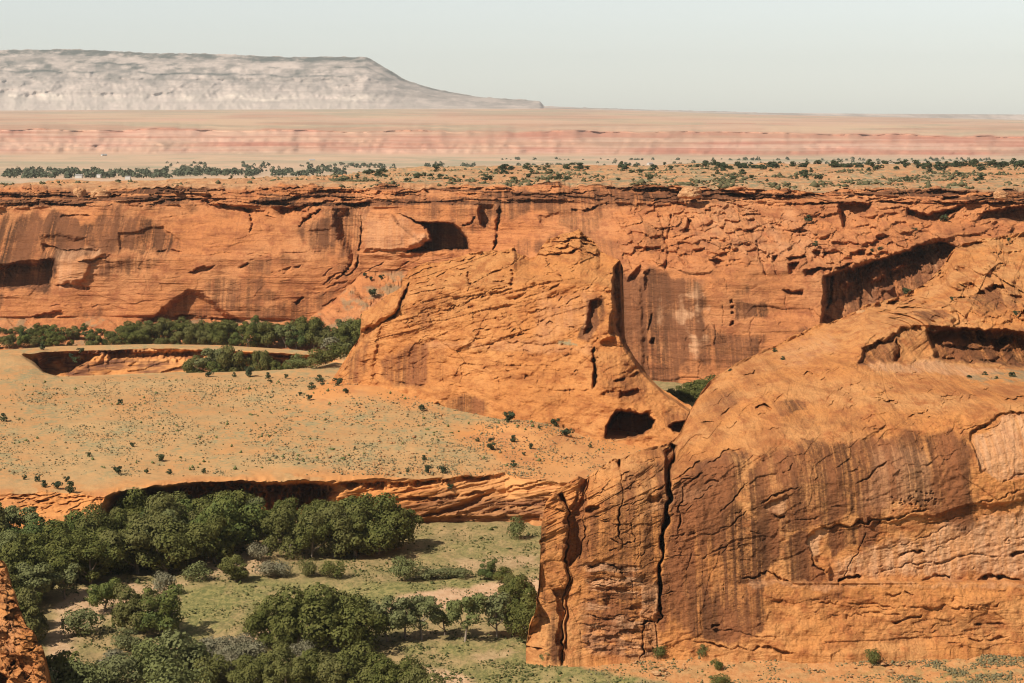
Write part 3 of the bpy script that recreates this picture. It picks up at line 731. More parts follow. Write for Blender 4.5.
    r.scatter_ledges(46, (-80, 212, 600, 312), .5, 34, 1.8, .06, 12)
    r.scatter_ledges(50, (830, 206, 1100, 250), 1.4, 28, 3, .25, 13)
    r.scatter_ledges(40, (320, 272, 410, 336), 2.0, 20, 2.6, .5, 14)
    wallD = r.D
    sx = X + 40 * rightm
    n = 5.0 * fbm(X / 55, Z / 90, 3, 102) + .9 * fbm(X / 40, Z / 22, 4, 2) * 2.0 + .35 * fbm(X / 7, Z / 4, 4, 3)
    n += .25 * terrace(fbm(X / 90, Z / 5.0, 3, 4) * 3, .2)
    br = rightm * (1 - sst(262, 278, V)) * (V > 203)
    n += br * (1.5 * facets((X + Z * .4) / 12, (Z - X * .2) / 5, 5) + .8 * facets(X / 5, (Z - X * .2) / 2.6, 15) + .5 * fbm(X / 4, Z / 3, 4, 6))
    stq = Z / 5.2 - X * .02 + .9 * facets(X / 15, Z / 14, 201, .25) + .5 * facets(X / 6, Z / 6, 204, .25) + .18 * fbm(X / 5, Z / 6, 3, 202)
    n += -sst(590, 640, U) * (V > 203) * (1 - sst(255, 272, V)) * 4.6 * (terrace(stq, .12) - stq) * np.clip(.5 + 1.3 * fbm(X / 20, Z / 9, 3, 203), 0, 1.2)
    n += (.25 + .6 * rightm) * facets(X / 26, Z / 16, 25) + .22 * facets(X / 20, Z / 3.0, 35)
    ln = 4.0 * facets(X / 26, Z / 2.6, 7, .6) + 1.4 * facets(X / 9, Z / 1.5, 27) + .8 * fbm(X / 9, Z / 3, 4, 8)
    tn = 1.4 * facets((X + Z) / 16, (Z + X * .35) / 3.0, 9) + .5 * fbm(X / 5, Z / 3, 4, 10)
    ledz2 = top * (1 - sst(far_rows[2] + 6, far_rows[2] + 30, rows))
    D = ledz2 * ledD + (wall + tal * .8) * wallD + np.maximum(wall, 0) * n + ledz * ln + tal * tn
    D = D * top
    # paint stains; the patch under the overhang also holds painted shade
    for pts, a, s in [([(-60, 210), (20, 214), (50, 212), (80, 218), (112, 215), (110, 250), (60, 262), (50, 290), (-60, 292)], .9, 9), ([(100, 205), (140, 200), (130, 225), (112, 250), (98, 240)], .55, 8),
                      ([(112, 215), (135, 213), (150, 220), (180, 238), (186, 250), (140, 256), (112, 252)], .7, 7), ([(90, 262), (120, 255), (160, 258), (150, 270), (110, 280), (92, 278)], .55, 10),
                      ([(130, 285), (150, 276), (162, 280), (150, 292)], .4, 8), ([(180, 205), (230, 206), (250, 214), (230, 222), (190, 212)], .45, 6), ([(300, 232), (330, 210), (361, 212), (360, 254), (330, 256), (305, 240)], .75, 9),
                      ([(362, 235), (378, 236), (392, 235), (395, 252), (362, 252)], .35, 6), ([(310, 300), (340, 278), (345, 285), (325, 305)], .5, 6), ([(60, 318), (100, 308), (118, 318)], .4, 6),
                      ([(385, 193), (480, 195), (478, 222), (420, 220), (395, 212)], .5, 7), ([(480, 195), (620, 186), (690, 192), (690, 203), (620, 206), (540, 216), (500, 222), (480, 230)], .6, 8),
                      ([(575, 236), (620, 240), (612, 262), (590, 258)], .4, 8), ([(520, 240), (560, 238), (550, 258), (500, 256)], .5, 8),
                      ([(616, 272), (650, 274), (700, 280), (712, 330), (690, 362), (660, 390), (610, 395)], .75, 12), ([(735, 300), (766, 302), (764, 316), (735, 320)], .7, 4), ([(690, 335), (760, 338), (755, 370), (700, 385), (680, 370)], .55, 9),
                      ([(680, 275), (760, 270), (740, 282), (690, 290)], .4, 8), ([(646, 225), (668, 228), (660, 245), (650, 250)], .4, 6), ([(-60, 188), (350, 188), (360, 204), (200, 200), (-60, 206)], .3, 6),
                      ([(820, 240), (900, 225), (960, 232), (1000, 236), (930, 262), (900, 244)], .3, 6), ([(980, 185), (1060, 185), (1060, 204), (990, 203)], .5, 5)]:
        r.paint(0, pts, a, s)
    for pts, a, s in [([(55, 250), (100, 250), (90, 280), (60, 288)], .5, 5), ([(676, 290), (700, 285), (712, 310), (716, 345), (695, 355), (676, 340)], .8, 10), ([(655, 290), (662, 290), (662, 325), (656, 325)], .6, 4),
                      ([(362, 216), (405, 216), (430, 246), (362, 250)], .3, 6), ([(700, 205), (800, 206), (820, 250), (740, 262), (690, 240)], .25, 12), ([(405, 228), (425, 232), (432, 240), (408, 250)], .5, 4), ([(926, 244), (936, 243), (934, 275), (926, 282)], .7, 3), ([(868, 275), (876, 274), (876, 310), (868, 312)], .3, 4)]:
        r.paint(1, pts, a, s)
    mottle(r, .4, 14, 22)
    M = r.M
    M[..., 0] *= top
    M[..., 1] *= np.where(U > 640, sst(-.25, .35, fbm(X / 4.5, Z / 5.5, 4, 130)), 1)
    M[..., 0] = np.maximum(M[..., 0], rightm * wall * .6 * sst(.0, .4, fbm(X / 16, Z / 14, 4, 131)) * sst(262, 285, V))
    M[..., 0] = np.maximum(M[..., 0], (1 - rightm) * wall * .5 * sst(.2, .5, fbm(X / 30, Z / 20, 4, 132)))
    plate = 1 - top
    M[..., 3] = np.clip(plate * (.85 + .3 * fbm(U / 30, V / 3, 4, 90)), 0, 1)
    M[..., 2] = np.maximum(plate * .8 * sst(-.25, .25, fbm(X / 18, Y / 18, 4, 91)) * sst(200, 400, U), tal * .5 * sst(.1, .4, fbm(X / 9, Z / 3, 4, 92)))
    G = P(U, V, Y + D)
    M[..., 0] = np.maximum(M[..., 0], ledz * .85 * sst(-.3, .25, fbm(X / 30, Z / 2, 4, 97)))  # shadow band of the rim ledges painted into the varnish mask
    G[..., 2] += plate * (.8 * fbm(X / 30, Y / 30, 4, 93) + .8 * terrace(fbm(X / 60, Y / 25, 3, 94) * 2, .1))
    G, M = back_skirt(G, M, [(6, -3), (30, -25), (60, -80)])
    grid_mesh("cliff", G, m_far, M, label="long red far canyon wall streaked dark with a ledgy flat rim")
far_build()
def on_far(u, v):
    Y = far_loft.at(u, v); p = P(np.float64(u), np.float64(v), Y)
    return Vector((p[0], p[1], p[2]))

# ------------------------------------------------------------------ butte in mid canyon
butte_top = [(296, 398, 700), (315, 391, 700), (332, 379, 702), (347, 357, 705), (360, 336, 706), (361.5, 313, 706), (364, 310, 706), (375, 305, 706), (390, 293, 706), (401, 287, 706), (402.5, 278, 706), (410, 271, 706), (427, 262, 705), (437, 263, 705),
             (467, 254, 704), (492, 251, 702), (507, 248.5, 700), (514, 247, 699), (517, 252, 698), (529, 258, 697), (536, 256, 696), (541, 247, 695), (547, 241, 694), (560, 235, 693), (567, 232, 692), (580, 230, 690), (584, 235, 689), (596, 243, 684),
             (600, 251, 680), (612, 257, 668), (620, 261, 662), (623, 268, 658), (624.5, 335, 645), (628, 350, 640), (642, 367, 633), (654, 383, 628), (664, 389.5, 624), (691, 407, 612), (705, 424, 600), (720, 440, 590)]
butte_t0 = [(u, v + 3, Y - 1.2) for u, v, Y in butte_top]
butte_top = rough(butte_top[:1] + butte_top[1:], .9, 1.5, 7, 5)
def butte_build():
    us = np.r_[np.arange(296, 720, 0.6)]
    mid1 = [(296, 399, 699), (332, 381, 697), (347, 360, 696), (360, 340, 692), (380, 318, 684), (410, 298, 678), (440, 290, 672), (500, 285, 660), (560, 280, 650), (600, 285, 640), (620, 290, 636), (624.5, 340, 632), (642, 370, 626), (664, 392, 618), (691, 410, 606), (720, 441, 588)]
    mid2 = [(296, 400, 698.5), (332, 383, 692), (347, 366, 688), (360, 355, 683), (400, 350, 670), (440, 347, 660), (500, 344, 646), (560, 343, 633), (600, 343, 624), (620, 345, 620), (642, 374, 614), (664, 395, 606), (691, 413, 598), (720, 442, 586)]
    base = [(296, 402, 694), (335, 388, 688), (360, 388, 680), (380, 393, 670), (420, 408, 652), (470, 421, 636), (520, 428, 618), (560, 436, 606), (600, 443, 594), (640, 440, 590), (720, 444, 582)]
    foot = [(u, v + 14, Y - 5) for u, v, Y in base]
    lf = Loft(us, [butte_top, butte_t0, mid1, mid2, base, foot], [5, 78, 90, 120, 16])
    U, V, Y = lf.U, lf.V, lf.Y
    r = Relief(U, V, Y, 1.0, 31); X, Z = r.X, r.Z; lg = r.ledge
    dip = Z - X * .30
    lower = sst(330, 360, V)
    n = 4.0 * fbm(X / 30, Z / 26, 3, 2) + (1 - .8 * sst(378, 392, V)) * (.45 * facets(X / 15, (Z - .25 * X) / 9, 22) + .34 * facets(X / 6, dip / 2.6, 24) + .16 * facets(X / 2.4, dip / 1.1, 26)) - 2.6 * sst(381, 389, V + 2 * vnoise(U / 15, U * 0, 3)) * sst(360, 400, U) + .8 * fbm(X / 6, dip / 2.5, 4, 3) + .3 * fbm(X / 1.6, Z / 1.2, 3, 13)
    n += (1 - lower) * (.75 * facets(X / 26, dip / 2.2, 14, .6) + .35 * fbm(X / 14, dip / 1.0, 3, 5) + .3 * fbm(X / 5, Z / 4, 4, 15))
    n += lower * (.3 * facets(X / 30, Z / 5, 6, .6) + .25 * fbm(X / 5, Z / 4, 4, 16))
    r.D += n
    # left block and its notch
    r.recess([(358, 334), (366, 327), (385, 322), (398, 308), (405, 290), (409, 285), (406, 300), (396, 318), (382, 327), (368, 338), (356, 350)], 7, 3, .3)
    r.recess([(361, 312), (376, 304), (402, 287), (406, 292), (396, 314), (380, 322), (366, 328), (360, 332)], -3.5, 3)
    r.crack([(408, 283), (404, 298), (398, 310)], 1.6, 7)
    # crown cap
    for pts in ([(537, 249), (548, 245), (560, 247), (572, 244)], [(566, 240), (580, 238), (597, 244)], [(552, 253), (575, 251), (600, 254)], [(546, 243), (556, 241), (575, 242), (598, 247)], [(535, 258), (548, 253), (575, 251)]):
        lg(pts, 3.2, 3.4)
    cap = sst(0, 8, poly_sd(r.U, r.V, [(534, 258), (546, 236), (580, 226), (606, 248), (602, 260), (560, 262)]))
    r.D += cap * (1.6 * facets(X / 8, Z / 2.6, 44) + .7 * facets(X / 3, Z / 1.2, 45))
    lg([(512, 248.5), (517, 250), (521, 252)], 4, 4)
    for p in ([(402, 280), (425, 268), (440, 265), (470, 258)], [(405, 286), (440, 275), (470, 266)], [(455, 262), (480, 257), (505, 252), (519, 250)], [(462, 290), (490, 272), (520, 258)], [(470, 282), (500, 280), (512, 282)],
              [(520, 300), (545, 292), (560, 280)], [(440, 312), (470, 300), (490, 292)], [(480, 300), (505, 290), (515, 285)]):
        lg(p, 1.6, 3.4)
    r.crack([(468, 272), (469, 280), (470, 286)], 2, 4); r.crack([(511, 268), (512, 278), (510, 284)], 2.2, 4); r.crack([(545, 260), (556, 272), (563, 280)], 1.2, 3)
    # right cleft and fins
    r.recess([(611, 268), (617, 261), (634, 256), (650, 348), (627, 352), (617, 335), (614, 312), (610, 296), (611, 280)], 20, 3, .6)
    r.recess([(589, 300), (600, 296), (604, 300), (601, 318), (592, 334), (582, 336), (586, 318)], 5, 4, .5)
    r.recess([(604, 298), (611, 294), (614, 305), (612, 330), (617, 338), (600, 344), (598, 330), (602, 316)], -5, 4)
    lg([(588, 345), (605, 345), (625, 346)], 1.5, 2.5)
    r.crack([(594, 346), (595, 362), (596, 375), (594, 386)], 1.8, 7); r.recess([(593, 366), (598, 360), (598, 386), (592, 388)], 5, 2)
    lg([(612, 382), (625, 378), (640, 372)], 3, 6); lg([(600, 392), (620, 391), (645, 390)], 2, 5); r.recess([(620, 392), (640, 388), (642, 396), (620, 400)], 3, 3)
    for p in ([(500, 343), (540, 344), (578, 344)], [(425, 338), (455, 340), (490, 337)], [(452, 362), (480, 364), (510, 366), (560, 365)], [(500, 330), (515, 327), (530, 330)], [(505, 337), (525, 333), (545, 336)], [(518, 386), (560, 388), (594, 388)], [(472, 332), (480, 328), (490, 330)]):
        lg(p, 1.2, 2.4)
    lg([(380, 382), (420, 384), (460, 385), (480, 384)], 1.2, 5)
    # lower left flutes
    for a, b in (((372, 328), (345, 382)), ((383, 330), (372, 384)), ((364, 338), (338, 384))):
        r.crack([a, ((a[0] + b[0]) / 2, (a[1] + b[1]) / 2 + 2), b], 3.5, 2.2)
    # alcoves along the foot
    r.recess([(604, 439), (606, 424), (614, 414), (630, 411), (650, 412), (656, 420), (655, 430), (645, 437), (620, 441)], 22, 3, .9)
    lg([(604, 428), (615, 413), (632, 409), (652, 411), (657, 419)], 6, 10)
    r.recess([(667, 428), (672, 422), (690, 416), (696, 425), (690, 434), (672, 434)], 14, 3, .7)
    r.recess([(460, 421), (470, 414), (482, 418), (480, 424), (464, 424)], 5, 2, .6); r.recess([(434, 404), (440, 401), (446, 406), (440, 410)], 3, 2, .4); r.recess([(490, 424), (500, 421), (508, 426), (500, 429)], 4, 2, .6)
    r.scatter_ledges(30, (400, 255, 600, 342), .8, 22, 2.2, .34, 21); r.scatter_ledges(80, (395, 255, 600, 342), 1.3, 8, 1.8, .42, 121); r.scatter_ledges(24, (430, 342, 600, 384), 1.2, 8, 1.8, .05, 122); r.scatter_ledges(24, (400, 346, 640, 430), .6, 22, 1.8, .03, 22); r.scatter_cracks(6, (400, 350, 600, 390), .6, 1.0, 16, 23, .05)
    for pts, a, s in [([(398, 300), (440, 285), (470, 300), (450, 330), (400, 330)], .35, 14), ([(500, 300), (560, 300), (580, 330), (500, 335)], .22, 14), ([(585, 298), (604, 296), (602, 320), (588, 338), (578, 336)], .8, 4), ([(380, 362), (395, 350), (408, 342), (430, 345), (430, 360), (425, 385), (410, 390), (378, 382)], .6, 6), ([(430, 346), (452, 346), (452, 380), (432, 384)], .35, 6), ([(345, 360), (365, 340), (378, 330), (372, 352), (360, 380), (345, 384)], .5, 6),
                      ([(400, 312), (420, 296), (450, 300), (440, 320), (410, 330)], .4, 10), ([(440, 400), (465, 392), (490, 400), (492, 416), (460, 418), (445, 412)], .65, 8), ([(575, 310), (595, 290), (608, 285), (600, 300), (585, 320)], .45, 8),
                      ([(600, 380), (640, 372), (655, 390), (640, 402), (605, 398)], .45, 7), ([(590, 352), (620, 352), (632, 372), (600, 388)], .3, 8), ([(660, 412), (692, 410), (696, 424), (665, 428)], .5, 5), ([(500, 395), (560, 392), (560, 402), (510, 405)], .25, 8), ([(505, 338), (550, 330), (560, 340), (520, 345)], .3, 6),
                      ([(500, 370), (520, 366), (520, 385), (500, 390)], .3, 6)]:
        r.paint(0, pts, a, s)
    r.paint(1, [(425, 340), (500, 342), (590, 344), (590, 352), (425, 350)], .25, 5); r.paint(1, [(540, 300), (590, 290), (600, 330), (540, 338)], .25, 12)
    r.paint(2, [(558, 340), (572, 340), (578, 344), (556, 345)], .8, 2)
    G = P(U, V, Y + r.D); G, M = back_skirt(G, r.M, [(2, -.6), (8, -4), (25, -15), (45, -45), (55, -75)])
    grid_mesh("butte", G, m_butte, M, label="broad orange sandstone butte standing alone in mid canyon with a dark foot alcove")
butte_build()

# ------------------------------------------------------------------ near canyon wall
near_top = [(526, 645, 391), (528, 634, 392), (529.5, 624, 393), (532, 617, 394), (537, 613, 395), (537.6, 590, 396), (540.5, 581, 396.5), (541, 579, 396.5), (541.2, 562, 396.5), (541.4, 524, 398), (543.5, 512, 400), (546, 502, 401), (552, 495, 402), (557, 491.5, 403), (562, 487, 404), (570, 481, 405),
            (578, 475.5, 406), (583, 477, 407), (586, 479, 408), (592, 472.5, 409), (604, 464, 411), (612, 459.5, 413), (618, 459, 413), (629, 454.5, 416), (645, 449, 421), (660, 444.5, 428), (668, 443, 432), (676, 437, 440), (681, 430, 446), (690, 409, 468), (700, 393, 484), (715, 377, 500),
            (740, 361, 515), (762, 350, 525), (775, 345, 532), (800, 333, 545), (820, 324, 552), (835, 320, 555), (850, 313, 560), (868, 305, 565), (880, 303, 570), (900, 297, 580), (915, 290, 586), (926, 283, 590), (938, 270, 598), (946, 262, 602), (950, 254, 606), (956, 246, 610), (962, 243, 612), (985, 238, 616), (1024, 233, 622), (1130, 222, 635)]
near_t0 = [(u, v + 3, Y - 1.0) for u, v, Y in near_top]
near_top = rough(near_top[:16], .25, 1, 8, 4) + rough(near_top[16:], .9, 1.5, 9, 6)
def near_build():
    us = np.r_[np.arange(526, 546, 0.25), np.arange(546, 1130, 0.55)]
    n1 = [(526, 646, 390.5), (537, 616, 393), (541.4, 530, 396), (546, 512, 398), (586, 490, 401), (629, 468, 406), (660, 462, 410), (676, 452, 418), (690, 436, 432), (715, 410, 452), (775, 385, 468), (850, 352, 488), (865, 338, 494), (900, 326, 498), (1024, 322, 505), (1130, 318, 508)]
    n2 = [(526, 647, 390.3), (537, 622, 392), (541.4, 540, 395), (546, 522, 396.5), (586, 500, 399), (629, 480, 402), (660, 472, 405), (676, 464, 411), (690, 450, 421), (715, 428, 436), (775, 402, 452), (850, 367, 474), (865, 364, 478), (900, 361, 484), (1024, 366, 486), (1130, 368, 486)]
    n3 = [(526, 648, 390.1), (537, 630, 391.5), (541.4, 555, 394), (546, 540, 395), (586, 512, 396.5), (629, 496, 397.5), (660, 485, 399), (690, 475, 402), (715, 466, 404.5), (775, 450, 408), (850, 434, 411), (900, 420, 414), (940, 412, 414), (1024, 405, 412), (1130, 400, 410)]
    n3b = [(526, 648.5, 390), (541.4, 585, 392.5), (586, 545, 394), (629, 530, 395), (690, 515, 397), (740, 500, 399), (775, 490, 400), (850, 480, 400), (900, 472, 401), (940, 466, 401), (1024, 460, 401), (1130, 455, 401)]
    n4 = [(526, 649, 390), (541.4, 615, 391.5), (600, 600, 391), (740, 584, 393), (760, 581, 394), (1130, 579.5, 396)]
    n5 = [(526, 650, 389.9), (541.4, 617, 391.2), (600, 602, 390.8), (735, 586, 392.4), (750, 583, 391), (1130, 582, 392)]
    n6 = [(526, 652, 389), (547, 662, 385.5), (600, 658, 386.5), (680, 657, 387), (800, 656, 384), (900, 652, 384), (1024, 648, 384), (1130, 645, 384)]
    n7 = [(526, 690, -4.0), (1130, 690, -4.0)]
    global near_loft
    lf = Loft(us, [near_top, near_t0, n1, n2, n3, n3b, n4, n5, n6, n7], [5, 92, 40, 110, 90, 150, 6, 110, 4]); near_loft = lf
    W = 1 / lf.Y; keep = W.copy(); kk = 17
    for _ in range(2):
        pad = np.concatenate([np.repeat(W[:1], kk, 0), W, np.repeat(W[-1:], kk, 0)]); cs_ = np.concatenate([np.zeros_like(pad[:1]), np.cumsum(pad, 0)])
        W = (cs_[2 * kk + 1:] - cs_[:-2 * kk - 1]) / (2 * kk + 1)
    ri = np.arange(W.shape[0])[:, None]; wt = sst(10, 40, ri) * (1 - sst(330, 440, ri)) * sst(545, 600, lf.U)
    lf.Y = 1 / (keep * (1 - wt) + W * wt)
    U, V, Y = lf.U, lf.V, lf.Y
    r = Relief(U, V, Y, 1.25, 51); X, Z = r.X, r.Z; lg = r.ledge
    vb = interp_curve(n3, lf.us)[0]; v1 = interp_curve(n1, lf.us)[0]; v2 = interp_curve(n2, lf.us)[0]
    dome = (1 - sst(-10, 25, V - vb)); face = 1 - dome; big = sst(-2, 30, vb - V)
    vled = interp_curve(n5, lf.us)[0]
    plinth = sst(0, 2, V - vled) * sst(735, 760, U)
    dip = Z - X * .42; dip2 = Z - X * .28
    broken = sst(855, 900, U) * (1 - sst(-4, 6, V - v1))
    stq = Z / 3.4 - X * .05 + .9 * facets(X / 11, Z / 9, 211, .3) + .4 * facets(X / 4, Z / 4, 214, .3) + .2 * fbm(X / 4, Z / 5, 3, 212)
    r.D += -broken * 7.0 * (terrace(stq, .1) - stq) * np.clip(.7 + 1.2 * fbm(X / 14, Z / 7, 3, 213), 0, 1.3)
    r.D += broken * (1.5 * facets(X / 13, (Z - X * .3) / 3.2, 64) + 1.0 * facets(X / 4, (Z - X * .25) / 1.6, 65) + .5 * fbm(X / 3, Z / 2, 4, 65))
    r.D += .24 * fbm(X / 1.1, Z / 1.1, 4, 66)
    gran = np.clip(sst(-6, 16, poly_sd(r.U, r.V, [(690, 452), (740, 425), (800, 420), (870, 402), (940, 398), (975, 420), (965, 470), (930, 490), (860, 480), (790, 470), (740, 500), (700, 470)])), 0, 1)
    r.D += gran * (.35 * fbm(X / 2.4, Z / 1.8, 4, 67) + .28 * facets(X / 4.5, dip / 1.6, 68))
    n = dome * (3.8 * big * fbm(X / 30, dip / 10, 4, 2) + 1.5 * big * facets(X / 30, dip / 4.2, 32, .8) * sst(-.6, .3, fbm(X / 30, Z / 12, 3, 34)) + .32 * facets(X / 9, dip / 1.5, 33) + .35 * terrace(fbm(X / 50, dip / 2.4, 4, 3) * 2.6, .25) + .42 * fbm(X / 14, dip / .8, 4, 4) + .2 * fbm(X / 2, dip / .5, 3, 14))
    n += face * (1 - plinth) * (.9 * fbm(X / 20, Z / 30, 4, 5) + .16 * fbm(X / 3, Z / 4, 4, 6) + .14 * fbm(X / 24, dip2 / .9, 4, 7) + .2 * facets(X / 13, Z / 16, 17) + .16 * facets(X / 7, dip2 / 2.6, 18))
    n += plinth * sst(2, 26, V - vled) * (1.4 * fbm(X / 12, Z / 6, 4, 8) + .26 * facets(X / 22, (Z - X * .06) / 2.6, 9, .7) + .2 * facets(X / 6, Z / 2, 19))
    r.D += n
    # left tower: pillars and cracks
    r.recess([(541, 525), (546, 503), (556, 495), (566, 500), (570, 510), (571, 535), (569, 560), (566, 580), (564, 592), (548, 592), (540, 575)], -1.5, 4)
    r.recess([(545, 510), (550, 498), (558, 495), (566, 505), (566, 512), (552, 512)], -1.0, 3); lg([(545, 511), (556, 509), (566, 512)], 1.2, 3)
    r.recess([(560, 498), (566, 496), (570, 502), (570, 512), (566, 506)], 4, 2, .3)
    r.recess([(569, 508), (585, 478), (586, 500), (586, 545), (584, 555), (578, 560), (570, 570), (568, 590), (565, 600), (564, 640), (558, 664), (567, 664), (570, 560), (570, 530)], 1.8, 2, .5)
    r.crack([(567, 503), (571, 515), (570.5, 540), (569, 562), (565, 582), (563, 600), (562, 630), (562, 660)], .75, 4)
    r.recess([(547, 591), (562, 590), (566, 584), (569, 575), (571, 562), (568, 590), (564, 610), (562, 662), (559, 662), (557, 645), (556, 620), (552, 600)], 2.2, 2, .6)
    r.crack([(586, 480), (586, 510), (585, 545), (580, 560)], .9, 3.5)
    r.recess([(571, 514), (580, 500), (585.5, 482), (586, 550), (576, 562), (571, 566)], 1.5, 2, .4)
    lg([(528, 645), (540, 648), (548, 650)], 1.5, 3); lg([(530, 620), (536, 617), (546, 622)], 1.0, 3)
    r.crack([(619, 462), (621, 475), (624, 490), (622, 505), (620, 520), (621, 545)], .7, 2.2)
    r.recess([(616, 463), (621, 460), (622, 467), (619, 470)], 3, 1.5)
    r.recess([(588, 508), (598, 505), (600, 509), (592, 516), (587, 514)], 2.5, 2); r.recess([(650, 495), (660, 492), (665, 495), (656, 503), (648, 502)], 1.5, 2)
    r.recess([(667, 452), (674, 444), (679, 449), (677, 462), (675, 485), (670, 505), (665, 535), (661, 560), (660, 585), (657, 610), (655, 600), (657, 570), (660, 545), (663, 515), (667, 492), (669, 470)], 9, 2.0, .5)
    r.crack([(676, 446), (673, 480), (667, 515), (661, 550), (658.5, 585), (658, 605), (660, 615), (658, 622)], 1.4, 7)
    lg([(665, 452), (672, 444), (679, 447)], 2.5, 6)
    r.crack([(684, 488), (680, 505), (677, 535)], .7, 2)
    lg([(608, 540), (620, 541), (633, 539)], 1.0, 2.5); lg([(600, 522), (615, 524), (632, 523)], 1.0, 2.5); r.crack([(633, 523), (634, 540)], .6, 1.2)
    lg([(585, 566), (605, 564), (620, 570), (632, 571)], 1.2, 4); lg([(585, 582), (605, 580), (625, 582)], 1.0, 3)
    lg([(585, 617), (610, 617), (640, 619)], .9, 3); lg([(640, 622), (650, 623), (656, 622)], 2.0, 2.5)
    r.recess([(641, 588), (646, 584), (655, 579), (657, 600), (656, 621), (650, 622), (641, 618)], -.9, 1.5)
    r.crack([(645, 622), (641, 638), (638, 655)], .8, 2); r.crack([(655, 622), (656, 640), (657, 655)], .6, 1.5)
    # diagonal bedding joints in the middle of the face
    for p, d, h in [([(714, 515), (730, 502), (745, 485), (752, 475)], 1.0, 4), ([(712, 533), (732, 523), (748, 510)], .9, 3), ([(704, 560), (718, 550), (735, 540)], .8, 3), ([(665, 538), (690, 533), (715, 531)], .5, 2), ([(662, 560), (680, 558), (705, 556)], .5, 2),
                    ([(700, 468), (715, 458), (730, 446), (745, 448)], 1.5, 5), ([(680, 478), (690, 468), (700, 462)], 1.4, 4), ([(683, 490), (695, 478), (703, 475)], 1.2, 4),
                    ([(760, 504), (772, 496), (785, 491), (800, 487)], 1.2, 3), ([(768, 516), (775, 518), (783, 516)], 1.4, 3), ([(790, 520), (805, 518), (818, 515)], .8, 2.5),
                    ([(807, 540), (812, 531), (822, 527), (845, 523), (880, 517), (905, 514), (920, 508), (935, 503)], 1.5, 3.2), ([(808, 527), (840, 523), (880, 516), (910, 512), (938, 502)], .9, 4),
                    ([(856, 484), (875, 470), (892, 461)], .9, 3), ([(925, 522), (945, 520), (970, 518)], .7, 2), ([(970, 506), (1000, 496), (1030, 485)], .9, 2), ([(975, 516), (1000, 506), (1030, 498)], .7, 2), ([(1000, 481), (1015, 474), (1040, 470)], .8, 2), ([(990, 545), (1010, 538), (1030, 536)], .7, 2.5),
                    ([(898, 553), (906, 550), (918, 549), (925, 552)], 2.2, 4), ([(1010, 552), (1018, 547), (1040, 548)], 3, 5), ([(922, 577), (935, 572), (948, 575)], 3.0, 5), ([(840, 580), (850, 576), (864, 577.5)], 3.2, 4), ([(975, 578), (990, 574), (1010, 577), (1050, 575)], 3.5, 5), ([(870, 572), (900, 566), (930, 560), (955, 556)], .9, 2.5), ([(940, 560), (965, 555), (1000, 553)], .9, 2.5)]:
        lg(p, d, h)
    r.recess([(807, 542), (812, 531), (830, 527), (880, 520), (930, 512), (975, 505), (1130, 480), (1130, 579), (832, 581), (828, 565), (815, 560), (810, 552)], 1.2, 2)
    r.recess([(973, 436), (980, 425), (1000, 416), (1012, 415), (1130, 412), (1130, 470), (1005, 478), (985, 470), (975, 455)], 1.2, 1.0)
    lg([(972, 437), (980, 427), (990, 423)], 1.2, 3); lg([(1004, 414), (1016, 413.5), (1060, 413)], 1.5, 3)
    r.recess([(763, 506), (768, 502), (785, 497), (790, 520), (778, 518), (768, 516)], .8, 1.2)
    r.crack([(862, 532), (857, 548), (851, 560), (849, 575)], .5, 1.2); r.crack([(880, 521), (876, 526)], .5, 1); r.crack([(812, 555), (814, 565), (829, 572)], .8, 1.5)
    # plinth top and its ledges
    lg([(742, 581), (755, 578), (770, 572), (780, 580), (800, 583)], 1.2, 4)
    lg([(690, 640), (720, 645), (760, 648), (800, 652)], 1.3, 4); lg([(708, 625), (722, 622), (727, 630), (720, 636)], 1.0, 5); lg([(700, 628), (728, 630), (760, 640)], .7, 3)
    lg([(884, 592), (895, 594), (905, 590), (915, 592)], 1.0, 4); lg([(890, 622), (910, 616), (925, 614)], 1.2, 4); lg([(970, 625), (985, 620), (1005, 622)], 1.4, 4); lg([(945, 644), (975, 638), (1010, 636)], 1.0, 4); lg([(800, 603), (840, 601), (900, 606), (960, 604)], .6, 3)
    # dome: dark cliff band and its ledges
    r.recess([(858, 364), (864, 345), (890, 335), (900, 326), (920, 323), (945, 327), (965, 330), (1000, 334), (1130, 338), (1130, 370), (1000, 362), (930, 360), (880, 362)], 5, 4, .6); r.recess([(925, 332), (965, 329), (1000, 331), (1130, 334), (1130, 372), (1000, 364), (935, 360)], 9, 4, .95)
    lg([(940, 355), (965, 359), (1000, 360), (1040, 366)], 5, 6); lg([(955, 336), (985, 338), (1010, 341), (1050, 340)], 3.5, 6); lg([(935, 345), (965, 347), (1000, 349), (1040, 352)], 2.5, 5)
    r.recess([(990, 345), (1000, 338), (1012, 335), (1008, 345), (998, 350)], 4, 2)
    r.recess([(897, 337), (900, 340), (900, 362), (896, 361)], 4, 1.2); r.recess([(878, 345), (896, 340), (896, 361), (878, 363)], -1.5, 2)
    lg([(862, 345), (880, 341), (897, 338)], 1.2, 3); lg([(850, 366), (870, 362), (900, 361)], 1.0, 4)
    lg([(875, 313), (890, 311), (905, 307), (925, 303)], 2.5, 3.5); lg([(886, 305), (900, 306), (910, 300)], 2.5, 4); r.recess([(918, 302), (930, 299), (935, 301), (928, 305), (920, 305)], 4, 1.5)
    r.recess([(940, 278), (947, 268), (951, 272), (949, 285), (942, 286)], 4, 2); r.recess([(953, 244), (985, 239), (990, 246), (958, 250)], 4, 2, .4)
    lg([(990, 246), (1005, 243), (1024, 240), (1060, 238)], 4, 5); lg([(988, 252), (1010, 250), (1040, 248)], 4, 5); lg([(960, 284), (985, 279), (1010, 277)], 2, 3.5); lg([(945, 300), (970, 297), (985, 290)], 2, 3.5)
